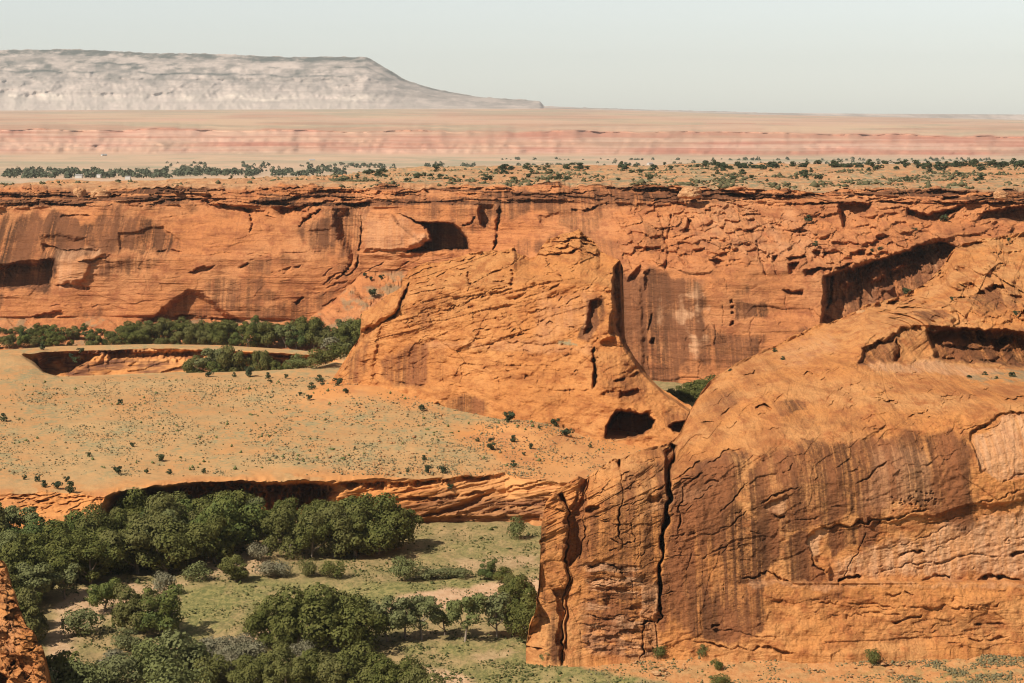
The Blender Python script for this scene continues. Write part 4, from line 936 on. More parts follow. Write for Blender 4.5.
    lg([(965, 312), (985, 317), (1005, 318), (1040, 316)], 2.0, 3); r.recess([(964, 300), (980, 292), (1002, 284), (1004, 312), (985, 314)], 1.5, 2, .3)
    lg([(834, 322), (848, 319), (858, 317)], 1.5, 2.5); lg([(790, 336), (805, 334), (818, 333)], 1.8, 2.5)
    lg([(758, 408), (765, 405), (773, 407)], 2.0, 3.5); lg([(805, 375), (812, 372), (822, 376)], 1.2, 3); lg([(745, 376), (752, 373), (758, 370)], 1.2, 2.5); lg([(878, 401), (890, 397), (898, 397)], 1.4, 3); lg([(1003, 398), (1015, 396), (1040, 396)], 2.0, 3.5); lg([(905, 413), (925, 411), (935, 409)], .8, 3)
    r.scatter_ledges(60, (690, 350, 1120, 440), .45, 30, 1.8, .42, 31); r.scatter_ledges(56, (880, 240, 1120, 326), 1.4, 22, 3.0, .25, 32); r.scatter_ledges(26, (560, 455, 720, 510), .6, 18, 2.2, .45, 33)
    r.scatter_ledges(12, (700, 430, 960, 500), .3, 20, 1.8, .45, 34); r.scatter_ledges(34, (830, 520, 1110, 578), .4, 34, 1.6, .28, 35); r.scatter_ledges(24, (740, 590, 1110, 645), .6, 36, 2.4, .06, 36); r.scatter_cracks(12, (545, 520, 800, 620), .4, .7, 22, 37, .02)
    r.scatter_ledges(24, (585, 560, 660, 650), .6, 20, 2.2, 0, 38)
    lg([(757, 409), (764, 404), (773, 408)], 4.5, 4); lg([(697, 425), (705, 421), (713, 419)], 2.4, 3); lg([(722, 412), (738, 404), (752, 400)], 1.6, 4); lg([(773, 398), (788, 391), (806, 386)], 1.2, 6)
    lg([(747, 375), (752, 372), (758, 370)], 2.2, 2.2); lg([(782, 367.5), (790, 363)], 1.6, 2); lg([(804, 374), (808, 372), (816, 375)], 2.4, 2.6); lg([(822, 380), (828, 377)], 1.4, 2); lg([(785, 352), (815, 356), (848, 361)], .8, 2.5)
    lg([(890, 307), (902, 304), (916, 298)], 3.0, 3.4); lg([(868, 341), (882, 337), (896, 335)], 1.6, 2.6); lg([(876, 401), (888, 397), (898, 396.5)], 2.0, 2.6); lg([(908, 413), (920, 411), (932, 409)], 1.2, 2.4); lg([(943, 397), (952, 394), (958, 392)], 1.2, 2)
    r.scatter_ledges(90, (695, 350, 1100, 432), 1.0, 9, 1.8, .42, 131); r.scatter_ledges(18, (690, 440, 970, 575), .6, 10, 1.8, .35, 132); r.scatter_ledges(50, (560, 455, 690, 560), .7, 9, 1.8, .35, 133)
    # pocked patch
    g = np.random.default_rng(3)
    for _ in range(60):
        a, b = g.uniform(892, 935), g.uniform(480, 508)
        if b > 495 - (a - 890) * .2: r.recess([(a, b), (a + 2.2, b - 1), (a + 3, b + .8), (a + .8, b + 1.6)], .9, 1)
    # stains, plus shade painted on the dome's hollows and dark step
    for pts, a, s in [([(700, 398), (745, 378), (762, 386), (742, 406), (702, 426)], .45, 8), ([(775, 400), (805, 398), (806, 408), (782, 412)], .6, 4), ([(915, 312), (945, 308), (948, 318), (918, 322)], .6, 3), ([(730, 430), (780, 412), (830, 410), (900, 398), (900, 415), (800, 436)], .3, 14), ([(543, 520), (572, 515), (586, 500), (586, 560), (566, 590), (560, 660), (548, 660), (540, 600)], .75, 6), ([(588, 520), (600, 500), (640, 470), (672, 460), (668, 500), (655, 600), (640, 612), (600, 600), (586, 560)], .55, 10), ([(630, 500), (672, 455), (664, 535), (656, 580), (640, 560), (632, 530)], .6, 7),
                      ([(672, 500), (700, 470), (735, 445), (752, 450), (748, 475), (740, 500), (770, 520), (790, 555), (760, 580), (742, 590), (738, 640), (700, 640), (665, 630), (660, 580), (668, 530)], .92, 10),
                      ([(735, 480), (760, 455), (800, 440), (830, 445), (870, 440), (900, 430), (940, 425), (972, 440), (976, 470), (970, 545), (945, 560), (935, 520), (900, 500), (860, 520), (825, 525), (790, 535), (765, 545), (745, 520)], .72, 12),
                      ([(825, 527), (845, 524), (880, 519), (872, 550), (850, 545), (830, 560)], .65, 5), ([(940, 450), (972, 445), (972, 545), (950, 550)], .8, 5), ([(785, 550), (800, 530), (812, 535), (812, 560), (830, 572), (825, 582), (790, 582)], .8, 6), ([(800, 436), (815, 438), (812, 452), (800, 455)], .75, 4), ([(580, 575), (640, 580), (652, 640), (585, 625)], .55, 9),
                      ([(742, 585), (765, 588), (760, 630), (742, 640)], .7, 6), ([(820, 590), (850, 588), (845, 600), (820, 602)], .5, 6), ([(660, 610), (720, 618), (735, 632), (700, 640), (660, 630)], .65, 6), ([(862, 345), (930, 325), (960, 335), (950, 358), (900, 362), (862, 364)], .5, 6), ([(930, 328), (1130, 333), (1130, 368), (940, 361)], 1.0, 6),
                      ([(890, 620), (940, 612), (1000, 622), (990, 636), (900, 632)], .35, 7), ([(964, 300), (1002, 284), (1004, 312), (980, 315)], .6, 3), ([(1005, 284), (1020, 285), (1020, 316), (1006, 316)], .4, 4), ([(830, 434), (900, 410), (960, 405), (930, 425), (850, 445)], .35, 12), ([(900, 300), (935, 290), (960, 298), (930, 310)], .4, 6), ([(780, 400), (805, 398), (800, 408), (785, 410)], .3, 5), ([(730, 560), (800, 556), (860, 590), (740, 640)], .3, 10)]:
        r.paint(0, pts, a, s)
    for pts, a, s in [([(976, 436), (1012, 417), (1130, 414), (1130, 468), (1000, 480), (978, 460)], .75, 3), ([(808, 540), (815, 532), (826, 528), (820, 552), (812, 556)], .75, 3), ([(830, 560), (870, 545), (930, 530), (975, 520), (1130, 490), (1130, 578), (832, 580)], .85, 10), ([(763, 506), (785, 498), (783, 516), (768, 516)], .5, 3), ([(870, 362), (930, 362), (1000, 368), (1000, 374), (940, 374), (880, 368)], .7, 4), ([(641, 588), (656, 580), (656, 620), (642, 618)], .5, 2),
                      ([(650, 622), (656, 624), (656, 656), (636, 656)], .4, 3), ([(870, 450), (930, 450), (935, 500), (860, 510)], .25, 10), ([(585, 625), (660, 640), (660, 658), (585, 658)], .3, 5), ([(752, 582), (1130, 580), (1130, 588), (752, 588)], .35, 3), ([(640, 515), (670, 490), (720, 480), (700, 500)], .25, 8), ([(765, 360), (830, 330), (840, 345), (790, 372)], .25, 8)]:
        r.paint(1, pts, a, s)
    tw = sst(-4, 8, poly_sd(r.U, r.V, [(582, 560), (640, 562), (652, 600), (655, 656), (582, 656)]))
    r.M[..., 0] = np.maximum(r.M[..., 0], tw * .95 * sst(-.05, .25, fbm(X / 5, Z / 1.1, 4, 120))); r.M[..., 1] = np.maximum(r.M[..., 1], tw * .6 * sst(.05, .35, fbm(X / 6, Z / .9, 4, 121)))
    r.D += tw * (.5 * facets(X / 3.2, Z / 1.2, 122) + .3 * fbm(X / 4, Z / .7, 3, 123))
    mottle(r, .45, 10, 16, 160)
    r.M[..., 0] *= 1 - .75 * sst(.5, .9, r.M[..., 1])
    r.paint(2, [(968, 374), (1024, 370), (1060, 375), (1024, 384), (970, 380)], .6, 4)
    U = U + (1 - sst(541, 572, U)) * (1.6 * fbm(V / 9, V * 0, 3, 140) + .8 * vnoise(V / 3, V * 0, 141)) * sst(.5, 8, V - interp_curve(near_t0, us)[0])
    G = P(U, V, Y + r.D); G, M = back_skirt(G, r.M, [(1.5, -.6), (6, -4), (18, -14), (40, -40), (60, -80)])
    grid_mesh("cliff", G, m_near, M, label="near red sandstone canyon wall with varnish streaks and a domed slickrock top")
near_build()

# ------------------------------------------------------------------ rough outcrop by the overlook side
def outcrop_build():
    us = np.arange(-90, 47.5, 0.35)
    top = [(-90, 520, 356), (-30, 545, 360), (-5, 557, 362), (2, 561, 363), (6, 566, 363), (8, 580, 363), (13, 588, 363), (15, 600, 363), (18, 608, 363), (22, 618, 362), (30, 630, 362), (36, 638, 361), (41, 650, 360), (45, 660, 360), (46.5, 672, 359), (47, 690, 358)]
    top = [(u, v, 363 - (v - 560) * .13) for u, v, Y in top]
    mid = [(u, v + 18, Y - 2.4) for u, v, Y in top]; bot = [(u, max(v + 60, 740), 363 - (max(v + 60, 740) - 560) * .13) for u, v, Y in top]
    lf = Loft(us, [top, mid, bot], [70, 190]); U, V, Y = lf.U, lf.V, lf.Y
    r = Relief(U, V, Y, 1.6, 71); X, Z = r.X, r.Z
    r.D += 1.3 * facets(X / 3.6, (Z + .3 * X) / 1.6, 3, .6) + .42 * facets(X / 1.5, (Z + .3 * X) / .6, 4, .5) + .2 * fbm(X / .8, Z / .6, 3, 7) + 1.5 * fbm(X / 8, Z / 7, 3, 5)
    r.scatter_ledges(60, (-40, 570, 44, 690), 1.3, 9, 3.4, .1, 6)
    r.recess([(8, 664), (14, 660), (16, 664), (10, 668)], 4, 1.5); r.recess([(-10, 676), (0, 672), (14, 678), (14, 690), (-10, 690)], 5, 3)
    r.paint(0, [(-20, 560), (6, 560), (14, 610), (-20, 620)], .35, 6); r.paint(1, [(-10, 625), (10, 620), (16, 650), (-10, 655)], .4, 6)
    U2 = U + 1.5 * facets(X / 9 + 3, Z / 1.3, 41, .3) + .8 * facets(X / 5, Z / .6, 43, .3); V2 = V + .5 * fbm(X / 1.8, Z / 1.1, 3, 42)
    G = P(U2, V2, Y + r.D); G, M = back_skirt(G, r.M, [(.8, -.4), (3, -3), (10, -12), (20, -40)])
    grid_mesh("rock", G, m_near, M, label="craggy broken orange rock outcrop rising beside the cottonwoods")
outcrop_build()

# ------------------------------------------------------------------ haze of the air
def haze_build():
    x, y0, y1, z0, z1 = 14000, -600, 32000, -420, 1150
    vs = [(-x, y0, z0), (x, y0, z0), (x, y1, z0), (-x, y1, z0), (-x, y0, z1), (x, y0, z1), (x, y1, z1), (-x, y1, z1)]
    me = bpy.data.meshes.new("haze")
    me.from_pydata(vs, [], [(3, 2, 1, 0), (4, 5, 6, 7), (0, 1, 5, 4), (1, 2, 6, 5), (2, 3, 7, 6), (3, 0, 4, 7)])
    m = bpy.data.materials.new("haze"); m.use_nodes = True
    nt = m.node_tree; nt.nodes.clear()
    out = nt.nodes.new("ShaderNodeOutputMaterial"); pv = nt.nodes.new("ShaderNodeVolumePrincipled")
    pv.inputs["Color"].default_value = (0.86, 0.90, 0.90, 1); pv.inputs["Density"].default_value = HAZE; pv.inputs["Anisotropy"].default_value = 0.0
    nt.links.new(pv.outputs[0], out.inputs["Volume"])
    me.materials.append(m)
    o = bpy.data.objects.new("haze", me); COL.objects.link(o); o["kind"] = "stuff"; o["label"] = "pale dry air haze over the whole valley"
haze_build()

# ------------------------------------------------------------------ vegetation builders
def mesh_from(name, verts, faces, mat, smooth=False):
    me = bpy.data.meshes.new(name)
    me.from_pydata([tuple(map(float, v)) for v in verts], [], [tuple(map(int, f)) for f in faces])
    me.polygons.foreach_set("use_smooth", [smooth] * len(me.polygons))
    me.materials.append(mat)
    return me

def quads_mesh(name, Q, mat):
    """Q: (n,4,3) separate leaf quads"""
    n = len(Q); me = bpy.data.meshes.new(name)
    me.vertices.add(n * 4); me.vertices.foreach_set("co", np.ascontiguousarray(Q.reshape(-1), dtype=np.float32))
    me.loops.add(n * 4); me.polygons.add(n)
    me.loops.foreach_set("vertex_index", np.arange(n * 4, dtype=np.int32)); me.polygons.foreach_set("loop_start", np.arange(0, n * 4, 4, dtype=np.int32))
    me.update(calc_edges=True); me.materials.append(mat)
    return me

def unit(g, n):
    d = g.normal(size=(n, 3)); return d / np.linalg.norm(d, axis=1, keepdims=True)

def leaf_quads(g, C, Nrm, s):
    """quads of size s centred on C, facing roughly Nrm"""
    n = len(C)
    N = Nrm + 0.55 * unit(g, n); N /= np.linalg.norm(N, axis=1, keepdims=True)
    T = np.cross(N, unit(g, n)); T /= np.linalg.norm(T, axis=1, keepdims=True) + 1e-9
    B = np.cross(N, T)
    s = s * g.uniform(0.6, 1.3, (n, 1)); a = T * s * 0.5; b = B * s * g.uniform(0.28, 0.5, (n, 1))
    return np.stack([C - a, C - b * .9 + a * .1, C + a, C + b], 1)

def crown_quads(seed, rx, z0, z1, nlobe, nleaf, leaf, lobe=(0.22, 0.38), flat=0.0, holes=0.0):
    g = np.random.default_rng(seed)
    cz = z0 + (z1 - z0) * 0.5; rz = (z1 - z0) * 0.5
    L = unit(g, nlobe) * g.uniform(0.38, 0.98, (nlobe, 1)) * [rx, rx, rz] + [0, 0, cz]
    L[:, 2] += flat * (np.hypot(L[:, 0], L[:, 1]) / rx) * rz * .3
    rad = g.uniform(*lobe, nlobe) * rx * 1.35
    w = rad ** 2; w /= w.sum()
    k = g.choice(nlobe, nleaf, p=w)
    d = unit(g, nleaf); d[:, 2] = np.where(d[:, 2] < -0.3, d[:, 2] * g.choice([1, -1], nleaf, p=[.5, .5]), d[:, 2])
    ang = np.arctan2(d[:, 1], d[:, 0])
    rr = rad[k] * (0.72 + 0.22 * vnoise(ang * 1.7 + k * 3.1, d[:, 2] * 2.5 + k, seed) + 0.22 * g.random(nleaf) + .12 * (g.random(nleaf) ** 4))
    C = L[k] + d * rr[:, None] * [1, 1, .85]
    C[:, 2] = np.maximum(C[:, 2], z0 * .5)
    return leaf_quads(g, C, d + [0, 0, .1], leaf)

def tube(path, rads, n=7):
    V, Fc = [], []
    for i, p in enumerate(path):
        p = np.array(p); q = np.array(path[min(i + 1, len(path) - 1)]) - np.array(path[max(i - 1, 0)]); q = q / np.linalg.norm(q)
        a = np.cross(q, [0.31, 0.9, 0.1]); a /= np.linalg.norm(a); b = np.cross(q, a)
        for k in range(n):
            t = 2 * math.pi * k / n; V.append(p + rads[i] * (a * math.cos(t) + b * math.sin(t)))
    for i in range(len(path) - 1):
        for k in range(n):
            Fc.append((i * n + k, i * n + (k + 1) % n, (i + 1) * n + (k + 1) % n, (i + 1) * n + k))
    return V, Fc

def trunk_mesh(seed, zc, spread, r0, nlimb, forked=False):
    g = np.random.default_rng(seed + 500); V, Fc = [], []
    def add(path, rads):
        v, f = tube(path, rads); o = len(V); V.extend(v); Fc.extend([tuple(i + o for i in q) for q in f])
    lean = g.normal(0, .05, 2)
    top = np.array([lean[0] * 2, lean[1] * 2, zc])
    add([(0, 0, -.06), (lean[0] * .4, lean[1] * .4, zc * .3), (lean[0] * 1.2, lean[1] * 1.2, zc * .65), top, top + [lean[0], lean[1], .25]], [r0 * 1.35, r0, r0 * .85, r0 * .7, r0 * .2])
    for k in range(nlimb):
        a = 2 * math.pi * (k + g.random() * .6) / nlimb; s = np.array([lean[0], lean[1], zc * g.uniform(.35, .95)]); e = s + [math.cos(a) * spread, math.sin(a) * spread, g.uniform(.16, .36)]
        m = (s + e) / 2 + [0, 0, -.03]
        add([s, m, e], [r0 * .6, r0 * .42, r0 * .12])
    return V, Fc

PROTO = {}
def proto_tree(key, seed, rx, z0, nlobe, nleaf, leaf, mat, zc, r0, nlimb, lobe=(0.22, 0.38)):
    crown = quads_mesh("crown", crown_quads(seed, rx, z0, 1.0, nlobe, nleaf, leaf, lobe), mat)
    V, Fc = trunk_mesh(seed, zc, rx * .6, r0, nlimb)
    PROTO.setdefault(key, []).append((crown, mesh_from("trunk", V, Fc, m_bark, True)))
def proto_bush(key, seed, rx, nlobe, nleaf, leaf, mat, lobe=(0.3, 0.5), z0=.04):
    PROTO.setdefault(key, []).append((quads_mesh(key, crown_quads(seed, rx, z0, 1.0, nlobe, nleaf, leaf, lobe), mat), None))

for s in range(6): proto_tree("cottonwood", 10 + s, .58 + .05 * (s % 3), .10, 22, 8000, .050, m_cotton, .40, .030, 5, (.12, .34))
for s in range(3): proto_tree("open_cottonwood", 30 + s, .46, .32, 17, 3200, .055, m_olive, .48, .024, 5, (.17, .30))
for s in range(3): proto_tree("green_cottonwood", 40 + s, .55, .06, 22, 6500, .050, m_willow, .38, .03, 5, (.12, .34))
for s in range(3): proto_bush("olive_bush", 50 + s, .62, 14, 2200, .085, m_olive)
for s in range(3): proto_bush("green_bush", 60 + s, .62, 14, 2400, .085, m_cotton)
for s in range(3): proto_bush("sage_bush", 70 + s, .62, 14, 1900, .090, m_sage)
for s in range(4): proto_bush("juniper", 80 + s, .50, 8, 420, .17, m_juniper)
COUNT = {}
def plant(key, name, loc, h, wide, label, cat, group=None, yaw=None):
    i = COUNT.get(key, 0); COUNT[key] = i + 1
    pr = PROTO[key][(i * 7 + i // 3) % len(PROTO[key])]
    yaw = random.uniform(0, 6.28) if yaw is None else yaw
    if pr[1] is None:
        o = bpy.data.objects.new(name, pr[0]); COL.objects.link(o)
    else:
        o = bpy.data.objects.new(name, None); COL.objects.link(o)
        for nm, me in (("crown", pr[0]), ("trunk", pr[1])):
            c = bpy.data.objects.new(nm, me); c.parent = o; COL.objects.link(c)
    o.location = loc; o.rotation_euler = (0, 0, yaw); o.scale = (h * wide, h * wide, h)
    o["label"] = label; o["category"] = cat
    if group: o["group"] = group
    return o
def px(loc, n):
    return n * loc.y / F
def jit(a): return random.uniform(-a, a)

# ---- cottonwood grove under the bench rim
grove = []
_ok = lambda u, v: u > 112 or v >= 556
for vb, u0, u1, st, hp in ((528, -30, 262, 27, 36), (538, -40, 252, 23, 42), (549, -30, 245, 26, 45), (556, -30, 236, 24, 46), (564, -40, 220, 25, 46), (572, -30, 190, 27, 48), (584, -30, 110, 27, 48), (597, -40, 78, 26, 48), (612, -40, 58, 26, 48), (630, -40, 52, 26, 50), (648, -40, 54, 27, 48)):
    u = u0 + random.uniform(0, 12)
    while u < u1:
        grove.append((u + jit(5), vb + jit(4), hp * random.uniform(.82, 1.15))); u += st * random.uniform(.8, 1.2)
for u, v, hp in grove:
    if not _ok(u, v): continue
    p = on_floor(u, v)
    plant(random.choices(["cottonwood", "green_cottonwood", "open_cottonwood"], [.74, .17, .09])[0], "cottonwood", p, px(p, hp * random.choice([.82, .95, 1, 1.05, 1.18])), random.uniform(.85, 1.25), "green cottonwood crowded in the dense grove below the undercut bench rim", "tree", "cottonwoods of the dense grove")
for u, v, hp, w in ((268, 550, 40, 1), (290, 556, 46, .9), (312, 556, 44, .95), (334, 556, 47, 1.0), (356, 555, 52, 1.05), (378, 552, 54, 1.05), (398, 546, 40, .95), (280, 540, 38, 1), (318, 541, 40, 1), (350, 540, 48, 1.1)):
    p = on_floor(u, v)
    plant("cottonwood", "cottonwood", p, px(p, hp), w, "rounded dark cottonwood in the clump standing on the meadow under the slickrock ledge", "tree", "cottonwoods of the ledge clump")
for u, v, hp, w in ((272, 648, 42, 1.1), (296, 652, 52, 1.1), (322, 652, 58, 1.15), (345, 650, 54, 1.05), (364, 646, 46, 1)):
    p = on_floor(u, v)
    plant("cottonwood", "cottonwood", p, px(p, hp), w, "dense dark cottonwood in the tall thicket at the middle of the meadow", "tree", "cottonwoods of the meadow thicket")
for u, v, hp, w in ((255, 694, 40, 1.1), (284, 698, 48, 1.1), (312, 694, 44, 1.2), (338, 700, 50, 1.1), (364, 702, 52, 1.05), (392, 706, 48, 1.05), (415, 712, 42, 1)):
    p = on_floor(u, v)
    plant("cottonwood", "cottonwood", p, px(p, hp), w, "deep green cottonwood cut by the lower picture edge, below the meadow thicket", "tree", "cottonwoods at the lower edge")
for key, u, v, hp, w, lab in (
    ("open_cottonwood", 388, 642, 44, 1.2, "airy olive cottonwood touching the meadow thicket, low crown over shaded grass"),
    ("open_cottonwood", 405, 640, 42, 1.1, "loose olive cottonwood between the thicket tree and a leaning dark trunk"),
    ("open_cottonwood", 422, 642, 42, 1.1, "olive cottonwood with dark leaning trunk and feathery crown over its shadow"),
    ("open_cottonwood", 445, 636, 33, 1.1, "shorter pale olive cottonwood beside a slim bare-stemmed tree"),
    ("open_cottonwood", 465, 643, 49, .95, "slim pale-trunked olive cottonwood standing alone on grass before the sand track"),
    ("open_cottonwood", 497, 640, 46, .95, "second slim olive cottonwood, between the lone pale-trunked one and the cliff-foot trees"),
    ("cottonwood", 518, 628, 50, .8, "dark bushy cottonwood whose crown touches the foot of the near cliff"),
    ("cottonwood", 528, 644, 44, .8, "low dark cottonwood tucked against the base of the cliff pillar"),
    ("cottonwood", 516, 602, 30, .95, "small dark cottonwood behind the cliff-foot trees beside the sand track"),
    ("green_cottonwood", 160, 634, 50, 1.0, "yellow-green cottonwood, tallest of the small clump on the open sand"),
    ("cottonwood", 134, 634, 44, 1.0, "dark round cottonwood left of the yellow-green one in the sandy clump"),
    ("green_cottonwood", 104, 614, 34, 1.0, "mid-green young cottonwood at the back of the small sandy clump"),
    ("green_cottonwood", 488, 579, 20, 1.0, "small dark green tree at the end of the low meadow hedge"),
    ("cottonwood", 236, 582, 26, 1.25, "dense dome-shaped dark bush-like tree alone on the meadow edge")):
    p = on_floor(u, v)
    plant(key, "cottonwood", p, px(p, hp), w, lab, "tree")
for key, u, v, hp, w, lab in (
    ("olive_bush", 82, 636, 26, 1.2, "olive bush at the left foot of the small sandy clump"), ("olive_bush", 128, 650, 20, 1.2, "low olive bush in front of the dark round cottonwood on sand"),
    ("olive_bush", 146, 658, 18, 1.0, "small olive bush below the yellow-green cottonwood"), ("sage_bush", 166, 596, 20, 1.0, "grey-green bush behind the yellow-green cottonwood"), ("olive_bush", 196, 582, 17, 1.2, "olive bush left of the dome-shaped dark tree"),
    ("sage_bush", 270, 576, 14, 1.4, "grey brush right of the dome-shaped dark tree"), ("sage_bush", 281, 577, 15, 1.0, "smaller grey brush next to the round green meadow bush"), ("green_bush", 308, 576, 15, 1.0, "round dark green bush on the meadow below the ledge clump"), ("green_bush", 333, 577, 15, 1.2, "wide low green bush on the meadow below the ledge clump"),
    ("olive_bush", 404, 580, 21, 1.1, "grey-olive bush at the start of the low meadow hedge"), ("olive_bush", 425, 578, 11, 1.8, "low olive hedge bush next to the grey-olive one"), ("olive_bush", 443, 578, 10, 1.8, "middle low bush of the meadow hedge"), ("olive_bush", 460, 578, 9, 1.9, "last low bush of the meadow hedge before the dark tree"), ("green_bush", 503, 582, 13, 1.2, "dark bush at the foot of the small hedge-end tree"),
    ("olive_bush", 516, 538, 21, .7, "lone grey-green bush on the meadow right below the slickrock bank"), ("sage_bush", 258, 562, 16, 1.0, "dry brownish brush between the grove and the ledge clump"), ("sage_bush", 345, 550, 14, 1.1, "pale grey brush in front of the ledge clump"),
    ("olive_bush", 118, 690, 34, 1.1, "olive bush at the lower edge beside the log"), ("olive_bush", 150, 684, 40, 1.1, "big olive bush at the lower edge, middle of its thicket"), ("olive_bush", 178, 680, 42, 1.1, "tall olive bush where the lower thicket meets grey sage"), ("olive_bush", 168, 706, 44, 1.2, "olive bush running out of the lower edge beneath the tall one"), ("green_bush", 215, 690, 28, 1.0, "bright green bush among grey sage near the lower edge"),
    ("green_bush", 60, 700, 42, 1.1, "dark bush at the foot of the orange rock outcrop"), ("olive_bush", 80, 704, 40, 1.0, "olive bush beside the dark one at the outcrop foot"), ("olive_bush", 38, 706, 40, 1.0, "olive bush directly before the orange rock outcrop"),
    ("olive_bush", 14, 712, 34, 1.0, "olive bush at the lowest corner before the outcrop"), ("sage_bush", 112, 668, 16, 1.2, "grey bush beside the fallen log"), ("green_bush", 660, 657, 13, .8, "dark pointed bush at the foot of the near cliff, first from the crack"), ("green_bush", 703, 656, 12, .8, "dark upright bush against the stained foot of the near cliff"),
    ("green_bush", 717, 668, 9, 1.0, "small dark bush on the orange apron below the near cliff"), ("green_bush", 720, 684, 10, 1.4, "dark bush at the lower edge under the near cliff"), ("green_bush", 873, 665, 13, .9, "lone round dark bush on the orange apron farthest along the near cliff"), ("olive_bush", 545, 664, 12, .8, "grey-green bush at the pillar base of the near cliff")):
    p = on_floor(u, v)
    plant(key, "bush", p, px(p, hp), w, lab, "bush")
for k in range(26):
    u, v = random.choice([(jit(30) + 232, 668 + jit(16)), (jit(24) + 215, 676 + jit(10)), (jit(40) + 265, 660 + jit(12))])
    p = on_floor(u, v)
    plant("sage_bush", "sagebrush", p, px(p, random.uniform(12, 22)), random.uniform(.9, 1.3), "silvery grey sagebrush in the patch in front of the meadow thicket", "bush", "sagebrush patch")

# ---- trees along the foot of the far wall and in the meander scar
for vb, u0, u1, st, hp in ((334, -20, 330, 9, 10), (340, -20, 372, 10, 14), (348, -20, 372, 11, 16)):
    u = u0
    while u < u1:
        k = 1.0 + .35 * math.exp(-((u - 165) / 30) ** 2) + .55 * sst(205, 235, u) + .15 * math.sin(u * .35)
        if u < 120: k *= .85
        if vb < 345 and 235 < u: k *= .8
        p = on_far(u + jit(3), min(vb + jit(1.5), 348.5))
        if random.random() < .12: u += st; continue
        plant(random.choices(["cottonwood", "green_cottonwood", "open_cottonwood"], [.7, .15, .15])[0], "cottonwood", p, px(p, hp * k * random.choice([.55, .8, .95, 1.05, 1.2])), random.uniform(.8, 1.35), "green tree in the long grove along the foot of the far canyon wall", "tree", "grove along the far wall")
        u += st * random.uniform(.75, 1.3)
for key, u, v, hp, w, lab in (
    ("cottonwood", 196, 372, 17, 1.1, "dark tree at the near end of the clump inside the meander scar"), ("open_cottonwood", 212, 372, 24, 1.2, "widest olive tree of the clump inside the meander scar"), ("green_cottonwood", 222, 374, 18, 1.1, "yellow-green low tree in front of the meander scar clump"), ("cottonwood", 232, 371, 24, 1.0, "dark rounded tree at the far end of the meander scar clump"),
    ("cottonwood", 259, 371, 22, .75, "upright dark tree alone against the orange scar bank"), ("cottonwood", 276, 372, 12, 1.1, "low dark tree below the scar bank beside the upright one"),
    ("olive_bush", 300, 370, 14, 1.3, "olive bush clump where the scar bank ends"), ("green_bush", 318, 368, 17, 1.2, "green bush before the left foot of the butte"), ("green_bush", 336, 364, 18, 1.2, "dark bush tight against the left foot of the butte"), ("sage_bush", 330, 352, 14, 1.5, "grey brush between the far grove and the butte"), ("olive_bush", 345, 352, 14, 1.3, "olive brush at the butte edge under the far grove")):
    p = on_bench(u, v) if v > 360 else on_floor(u, v)
    if v >= 371: p = P(np.float64(u), np.float64(v), 775.0); hp += (p[2] - 2.6) * F / 775; w *= .85; p = Vector((p[0], p[1], 2.4))
    plant(key, "cottonwood" if "cotton" in key else "bush", p, px(p, hp), w, lab, "tree" if "cotton" in key else "bush")
for u, v, hp in ((672, 404, 17), (682, 408, 24), (692, 410, 27), (702, 410, 28), (712, 408, 30), (686, 398, 16), (700, 394, 15), (716, 392, 16), (697, 402, 20)):
    p = P(np.float64(u), np.float64(v), 745.0); p = Vector((p[0], p[1], p[2] - .5))
    plant("cottonwood", "cottonwood", p, px(p, hp), 1.1, "dark tree in the notch between the butte and the near cliff dome", "tree", "trees in the notch behind the butte")

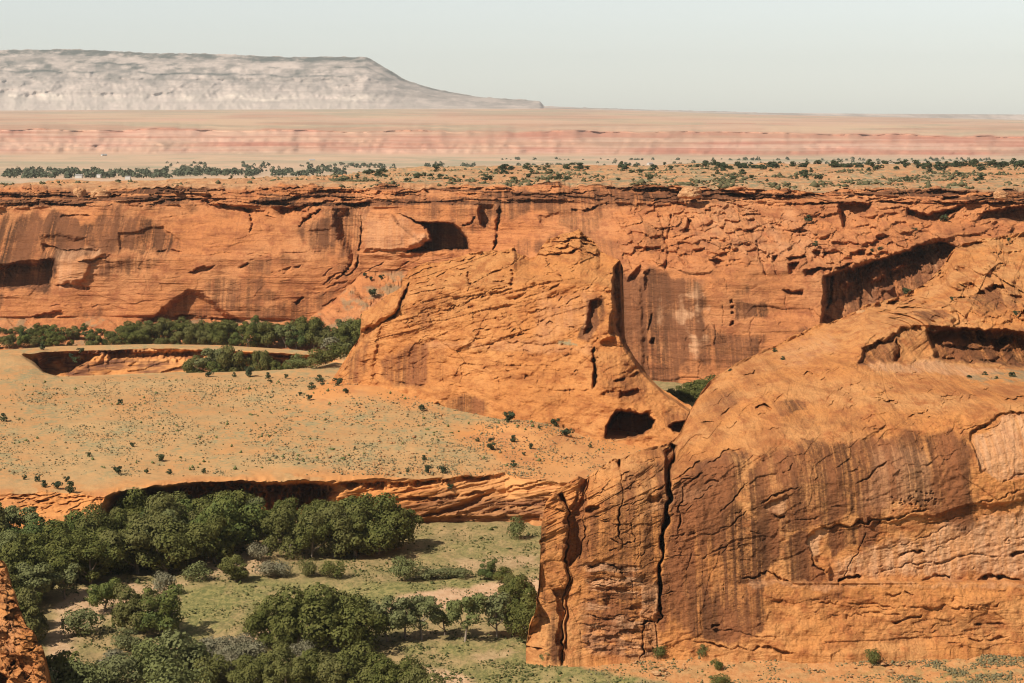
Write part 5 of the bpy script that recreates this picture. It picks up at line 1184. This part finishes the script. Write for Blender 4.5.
# ---- junipers and bushes dotted over the bench
for u, v, hp, lab in (
    (3, 421, 8, "dark juniper on bare bench ground at the picture edge"), (78, 358, 0, ""), (118, 474, 9, "upright juniper near the rim of the bench, tallest of its row"), (160, 460, 8, "rounded juniper on the open middle of the bench"), (88, 457, 5, "small juniper on bench sand left of the rounded one"), (57, 489, 9, "larger juniper on the ledge above the dense grove"), (71, 493, 11, "tall narrow juniper rising from the ledge over the grove"),
    (44, 487, 7, "small juniper left of the larger one on the ledge"), (37, 481, 6, "small juniper on sand above the ledge rocks"), (24, 479, 5, "tiny juniper above the ledge at the bench edge"), (66, 481, 6, "tiny juniper above the tall narrow one"), (146, 473, 5, "tiny juniper between two rounded ones near the undercut"), (170, 473, 5, "tiny juniper above the start of the undercut"), (204, 473, 5, "tiny juniper above the dark undercut"),
    (120, 405, 6, "grey-green juniper on upper bench sand"), (133, 447, 5, "tiny juniper on bare mid bench"), (250, 377, 11, "round juniper at the near lip of the meander scar"), (209, 377, 6, "small juniper on the near lip of the scar"), (234, 377, 5, "tiny juniper on the scar lip"), (268, 378, 6, "small juniper past the scar lip"), (286, 378, 5, "tiny juniper right of the scar lip"), (80, 352, 6, "juniper above the head of the scar"), (76, 362, 7, "paired juniper beside the dark head of the scar"), (71, 357, 5, "small companion juniper at the head of the scar"), (42, 350, 6, "lone juniper behind the scar"),
    (311, 394, 7, "dark juniper at the toe of the butte talus"), (309, 405, 6, "juniper below the talus toe"), (300, 399, 4, "tiny juniper left of the talus toe"), (337, 393, 9, "wide juniper on the orange talus mound"), (345, 402, 6, "juniper under the wide talus one"), (319, 384, 7, "juniper beside the fluted foot of the butte"), (322, 390, 5, "tiny juniper just under the fluted foot"), (422, 413, 7, "juniper at the shaded base of the butte"), (400, 400, 4, "tiny juniper on the talus slope edge"),
    (428, 472, 9, "juniper pair left member near the slickrock rim"), (443, 472, 8, "juniper pair right member near the slickrock rim"), (424, 459, 5, "small juniper above the rim pair"), (408, 471, 4, "tiny juniper left of the rim pair"), (450, 489, 6, "juniper growing on the slickrock below the rim"), (508, 430, 12, "large juniper against the base of the butte"), (492, 450, 8, "wide juniper among rubble on the mound"), (491, 442, 5, "small juniper above the wide rubble one"), (513, 444, 7, "juniper right of the rubble heap"), (513, 467, 7, "juniper at the end of the undercut rim"), (530, 424, 5, "tiny juniper by the butte wall"), (531, 450, 6, "small juniper on the orange mound"), (556, 432, 9, "upright juniper on the skyline of the mound"), (567, 440, 9, "second upright juniper on the mound skyline"), (478, 441, 4, "tiny juniper at the left of the rubble"), (590, 447, 4, "tiny juniper below the foot alcove"), (524, 455, 4, "tiny juniper below the rubble heap"), (540, 437, 4, "tiny juniper atop the orange mound"), (667, 435, 8, "dark juniper beneath the small foot alcove of the butte"),
    (270, 383, 4, "tiny bush on sand behind the round scar juniper"), (355, 450, 3, "tiny bush alone on the right bench flat")):
    if not hp: continue
    p = on_bench(u, v)
    plant("juniper", "juniper", p, px(p, hp), random.uniform(.9, 1.15), lab, "juniper")
for u, v, hp, lab in ((176, 282, 0, ""), (134, 328, 5, "small bush on the apron under the far wall alcove"), (373, 296, 8, "lone juniper on the scree beside the butte"), (382, 279, 5, "juniper at the top of the scree under the smooth panel"), (371, 280, 4, "small juniper left of the scree-top one"), (365, 276, 4, "tiny bush at the head of the scree"), (808, 222, 7, "juniper clinging to broken far wall rock"), (816, 246, 5, "small bush on a pale ledge of the far wall"), (944, 222, 8, "green bush on the ledge beneath the rim overhang"), (914, 232, 5, "bush on the slickrock shelf of the far wall"), (872, 252, 4, "tiny bush above the shaded recess"), (880, 250, 4, "second tiny bush above the shaded recess")):
    if not hp: continue
    p = on_far(u, v)
    plant("juniper", "juniper", p + Vector((0, -.6, 0)), px(p, hp), 1.1, lab, "juniper")

# ---- junipers of the rim plateau
n = 0
while n < 285:
    u = random.uniform(335, 1075); t = random.random()
    v = 168 + 14 * t ** 1.3 if u < 600 else 165.5 + 16 * t ** 1.7
    if u > 560 and random.random() < .35: v = random.uniform(164, 171)
    if u < 420 and v < 172: continue
    Y = far_loft.at(u, v)
    if Y is None: continue
    if float(vnoise(np.float64(u / 17), np.float64(v / 3.2), 66)) < random.uniform(-.7, .35): continue
    p = P(np.float64(u), np.float64(v), Y)
    h = random.uniform(1.7, 4.6) * (1.25 if v < 171 else .8)
    plant("juniper", "juniper", Vector((p[0], p[1], p[2] - .2)), h, random.uniform(1.0, 1.6), "small dark juniper among many on the sandy canyon rim plateau", "juniper", "junipers of the rim plateau"); n += 1
for u, v, hp in ((118, 184, 5), (108, 185, 3), (136, 184, 3), (60, 187, 3), (30, 187, 3), (205, 180, 3), (232, 178, 3), (300, 179, 3)):
    Y = far_loft.at(u, v) or 1200
    p = P(np.float64(u), np.float64(v), Y)
    plant("juniper", "juniper", Vector((p[0], p[1], p[2])), px(Vector(p), hp), 1.3, "scattered low juniper on the bare pale end of the rim plateau", "juniper", "junipers of the bare rim")

# ---- stuff nobody could count
def tufts(name, pts, sizes, mat, label, squash=.7):
    g = np.random.default_rng(5); n = len(pts); pts = np.array(pts); s = np.array(sizes)[:, None]
    base = np.array([[1, 0, .3], [0, 1, .35], [-1, 0, .3], [0, -1, .35], [0, 0, 1.0], [0, 0, -.2]]) * [.6, .6, squash]
    V = base[None] * s[:, None] * g.uniform(.6, 1.35, (n, 6, 1)) + g.normal(0, .12, (n, 6, 3)) * s[:, None] + pts[:, None]
    f = np.array([[0, 1, 4], [1, 2, 4], [2, 3, 4], [3, 0, 4], [1, 0, 5], [2, 1, 5], [3, 2, 5], [0, 3, 5]])
    Fc = (f[None] + 6 * np.arange(n)[:, None, None]).reshape(-1, 3)
    me = bpy.data.meshes.new(name); V = V.reshape(-1, 3)
    me.vertices.add(len(V)); me.vertices.foreach_set("co", np.ascontiguousarray(V, dtype=np.float32).ravel())
    me.loops.add(Fc.size); me.polygons.add(len(Fc)); me.loops.foreach_set("vertex_index", Fc.astype(np.int32).ravel()); me.polygons.foreach_set("loop_start", np.arange(0, Fc.size, 3, dtype=np.int32))
    me.update(calc_edges=True); me.materials.append(mat)
    o = bpy.data.objects.new(name, me); COL.objects.link(o); o["kind"] = "stuff"; o["label"] = label
    return o
def sample_grid(loft, G, n, region, dens):
    """random surface points inside a pixel region, thinned by dens(u,v)"""
    U, V = loft.U, loft.V
    x0, y0, x1, y1 = region
    i = np.argwhere((U > x0) & (U < x1) & (V > y0) & (V < y1))
    w = (1.0 / ((V - HV)[i[:, 0], i[:, 1]] ** 2)) * dens(U[i[:, 0], i[:, 1]], V[i[:, 0], i[:, 1]])
    k = rng.choice(len(i), n, p=w / w.sum())
    return G[i[k, 0], i[k, 1]]
Gb = np.array([v.co for v in bpy.data.objects["terrain"].data.vertices]).reshape(bench_loft.U.shape + (3,))
pts = sample_grid(bench_loft, Gb, 15000, (-60, 377, 640, 476), lambda u, v: np.clip(.45 + .9 * fbm(u / 26, v / 10, 3, 81), .03, 2) * (1 - .8 * np.exp(-((u - 375) / 60) ** 2 - ((v - 396) / 12) ** 2)) * np.where((v > 430) & (u > 560), .5, 1.0))
tufts("sagebrush", pts + rng.normal(0, .6, pts.shape) * [1, 1, 0], rng.gamma(3, .085, len(pts)) + .08, m_tuft, "grey-green sage tufts sprinkled over the sandy bench", .75)
pts = sample_grid(bench_loft, Gb, 260, (-60, 380, 600, 470), lambda u, v: np.clip(.3 + fbm(u / 40, v / 16, 3, 181), .02, 2))
tufts("shrubbery", pts, rng.uniform(.5, 1.0, len(pts)), m_olive, "darker low shrubs sprinkled over the sandy bench", .9)
Gf = np.array([v.co for v in bpy.data.objects["ground"].data.vertices]).reshape(floor_loft.U.shape + (3,))
pts = sample_grid(floor_loft, Gf, 20000, (60, 526, 720, 690), lambda u, v: np.clip(.3 + fbm(u / 22, v / 7, 3, 82), .02, 2) * np.where((u > 560) & (v > 640), .15, 1.0))
m_ = rng.random(len(pts)) < .45
tufts("grass", pts[m_], rng.gamma(3, .09, m_.sum()) + .06, m_darkgrass, "scattered darker green grass clumps over the canyon meadow", .7)
pts = pts[~m_]
tufts("grass", pts, rng.gamma(3, .06, len(pts)) + .04, m_grass, "short olive grass tufts over the canyon meadow", .6)
pts = sample_grid(floor_loft, Gf, 5200, (580, 650, 1060, 700), lambda u, v: np.clip(.1 + 1.2 * fbm(u / 24, v / 7, 4, 84), .01, 2) * (.35 + 1.6 * sst(840, 940, u)))
tufts("undergrowth", pts, rng.gamma(3, .07, len(pts)) + .06, m_apron, "low grey-green scrub on the orange apron under the near cliff", .7)
i = np.argwhere((far_loft.V > 166) & (far_loft.V < 190) & (np.arange(far_loft.U.shape[0])[:, None] < far_rows[1]))
dn = np.array([max(.02, .35 + float(q)) for q in fbm(far_loft.U[i[:, 0], i[:, 1]] / 26, far_loft.V[i[:, 0], i[:, 1]] / 3.5, 3, 171)]) * np.where(far_loft.U[i[:, 0], i[:, 1]] > 330, 1, .12)
k = i[rng.choice(len(i), 4600, p=dn / dn.sum())]
pts = np.array([P(far_loft.U[a, b], far_loft.V[a, b], far_loft.Y[a, b]) for a, b in k])
tufts("scrub", pts, rng.gamma(3, .38, len(pts)) + .3, m_rimscrub, "low scrub speckling the canyon rim plateau", .6)

for u, v, hp, lab in ((906, 294, 7, "round bush on the ledge above the shaded recess, on the near dome"), (774, 352, 4, "tiny bush on the skyline slope of the near dome"), (783, 360, 4, "small bush just below the skyline one on the near dome"), (730, 372, 4, "tiny bush low on the skyline slope of the near dome"), (952, 300, 4, "small bush on broken ledges of the near dome"), (1016, 315, 5, "bush beside the dark stained slab on the near dome"), (968, 378, 4, "bush farthest left of the row on the pale shelf of the dome"), (984, 376, 5, "middle bush of the row on the pale shelf of the dome"), (996, 380, 4, "low bush under the middle one on the pale shelf"), (1011, 377, 6, "largest bush of the row on the pale shelf of the dome"), (1008, 241, 4, "bush under the top overhang of the near dome")):
    Y = near_loft.at(u, v)
    if Y is None: continue
    p = P(np.float64(u), np.float64(v), Y); plant("juniper", "juniper", Vector((p[0], p[1] - .8, p[2])), px(Vector(p), hp), 1.2, lab, "bush")
pts = sample_grid(floor_loft, Gf, 700, (560, 650, 1060, 690), lambda u, v: np.clip(.2 + fbm(u / 18, v / 6, 3, 86), .02, 2) * np.exp(-(v - 652) / 14))
tufts("rubble", pts, rng.gamma(1.4, .2, len(pts)) + .06, m_near, "fallen orange stones along the foot of the near cliff", .6)
pts = sample_grid(bench_loft, Gb, 900, (320, 382, 660, 475), lambda u, v: np.clip(fbm(u / 16, v / 7, 3, 87), .0, 2) * np.where((v > 425) | (u < 430), 1, .05))
tufts("rubble", pts, rng.gamma(2, .16, len(pts)) + .1, m_butte, "fallen orange stones on the aprons below the butte", .6)

def treeline():
    g = np.random.default_rng(12); Q = []
    def put(u, v, Y, h):
        p = P(np.float64(u), np.float64(v), Y); d = unit(g, 34); d[:, 2] = np.abs(d[:, 2])
        C = p + d * g.uniform(.6, 1.0, (34, 1)) * [h * .75, h * .75, h]
        Q.append(leaf_quads(g, C, d, h * .55))
    for _ in range(640):
        u = g.uniform(-60, 345) ; v = g.uniform(171, 177.5) if u < 170 else g.uniform(171, 175.5)
        if vnoise(u / 9, v / 2.5, 8) > -.35: put(u, v, 3500 - (v - 171) * 90, g.uniform(3, 10))
    for _ in range(420):
        u = g.uniform(150, 1100); v = 166.5 + g.normal(0, 1.6)
        if vnoise(u / 18, 0, 3) > -.2: put(u, v, 4300 - (v - 166) * 100, g.uniform(4, 9))
    for _ in range(160):
        put(g.uniform(500, 1100), g.uniform(159, 163), 5600, g.uniform(4, 9))
    o = bpy.data.objects.new("treeline", quads_mesh("treeline", np.concatenate(Q), m_distant)); COL.objects.link(o)
    o["kind"] = "stuff"; o["label"] = "blue-green belts of far trees across the valley"
treeline()

# ------------------------------------------------------------------ boulders, log, far houses
def boulder(u, v, Y, rx, ry, rz, seed, label, mat, z=None, group=None, cut=.5):
    import bmesh
    bm = bmesh.new(); bmesh.ops.create_icosphere(bm, subdivisions=4, radius=1.0)
    for w in bm.verts:
        c = w.co; n = float(.22 * fbm(np.float64(c.x * 1.3 + seed), np.float64(c.y * 1.1 + c.z * .9), 3, seed) + .12 * fbm(np.float64(c.x * 3 + c.z), np.float64(c.z * 5 + seed), 2, seed + 3))
        w.co = c * (1 + n)
        for ax in range(3): w.co[ax] = math.copysign(abs(w.co[ax]) ** .75, w.co[ax])
        w.co = Vector((w.co.x * rx, w.co.y * ry, w.co.z * rz))
    me = bpy.data.meshes.new("boulder"); bm.to_mesh(me); bm.free(); me.materials.append(mat)
    o = bpy.data.objects.new("boulder", me); COL.objects.link(o)
    p = P(np.float64(u), np.float64(v), Y); o.location = (p[0], p[1], p[2] + rz * cut); o.rotation_euler = (0, 0, seed)
    o["label"] = label; o["category"] = "boulder"
    if group: o["group"] = group
boulder(862, 317, 556, 1.5, 1.5, 1.1, 4, "round brown boulder balanced on the edge of the near slickrock dome", m_near, cut=.8)
boulder(100, 199, 1002, 6.5, 5, 3.6, 2, "large brown block resting under the far rim ledge", m_far)
boulder(80, 200, 1000, 3.2, 3, 4.4, 7, "pale leaning block beside the large brown one under the far rim", m_far)
boulder(1001, 198, 838, 3.0, 3, 2.2, 11, "rounded red boulder on the rim shelf at the edge of the picture", m_far)
boulder(689, 196, 880, 5, 4, 2.6, 15, "dark squat block on the ledge under the far rim, middle of the wall", m_far)
for k, (u, v, r) in enumerate(((505, 436, 1.6), (511, 431, 1.2), (517, 434, 1.4), (523, 438, 1.0), (498, 432, .9), (529, 441, 1.1))):
    boulder(u, v, bench_loft.at(u, v), r * 1.3, r, r * .7, 20 + k, "orange fallen block in the rubble heap on the mound below the butte", m_butte, group="rubble heap", cut=.4)
boulder(656, 674, floor_loft.at(656, 674), 1.0, .6, .35, 31, "small dark red slab lying on the apron below the near cliff", m_near)
V, Fc = tube([(-2.2, 0, .2), (-.7, .1, .28), (.8, 0, .3), (2.3, -.1, .22)], [.28, .25, .2, .1], 8)
lg_ = bpy.data.objects.new("fallen_log", mesh_from("fallen_log", V, Fc, m_bark, True)); COL.objects.link(lg_)
lg_.location = on_floor(108, 662); lg_.rotation_euler = (0, 0, .12); lg_["label"] = "fallen brown log lying on the sand before the olive thicket"; lg_["category"] = "log"

def house(u, v, Y, w, d, h, wall, label):
    p = P(np.float64(u), np.float64(v), Y)
    e = bpy.data.objects.new("house", None); COL.objects.link(e); e.location = p; e.rotation_euler = (0, 0, (u % 7) * .2 - .5); e["label"] = label; e["category"] = "house"; e["group"] = "houses of the valley town"
    a, b = w / 2, d / 2
    vs = [(-a, -b, -1), (a, -b, -1), (a, b, -1), (-a, b, -1), (-a, -b, h), (a, -b, h), (a, b, h), (-a, b, h)]
    o = bpy.data.objects.new("wall", mesh_from("wall", vs, [(0, 1, 5, 4), (1, 2, 6, 5), (2, 3, 7, 6), (3, 0, 4, 7)], wall)); o.parent = e; COL.objects.link(o)
    a += .4; b += .4; t = h + .02; q = h + d * .22
    vs = [(-a, -b, t), (a, -b, t), (a, b, t), (-a, b, t), (-a, 0, q), (a, 0, q)]
    o = bpy.data.objects.new("roof", mesh_from("roof", vs, [(0, 1, 5, 4), (2, 3, 4, 5), (1, 2, 5), (3, 0, 4), (3, 2, 1, 0)], m_roof)); o.parent = e; COL.objects.link(o)
for u, v, Y, w, lab in ((79, 177.5, 2750, 10, "longest white house before the dark valley trees"), (99, 177, 2800, 6, "small white house next to the longest one in the valley"), (128, 178.8, 2650, 7, "low pale house on the plain past the two white ones"), (104, 155.5, 6500, 18, "far white house at the foot of the pink cliffs"), (312, 161, 5400, 16, "white building between the pink cliffs and the valley trees"), (650, 164.5, 4700, 14, "pale building in the valley tree belt behind the wooded rim")):
    house(u, v, Y, w, w * .6, 3.2, m_white, lab)
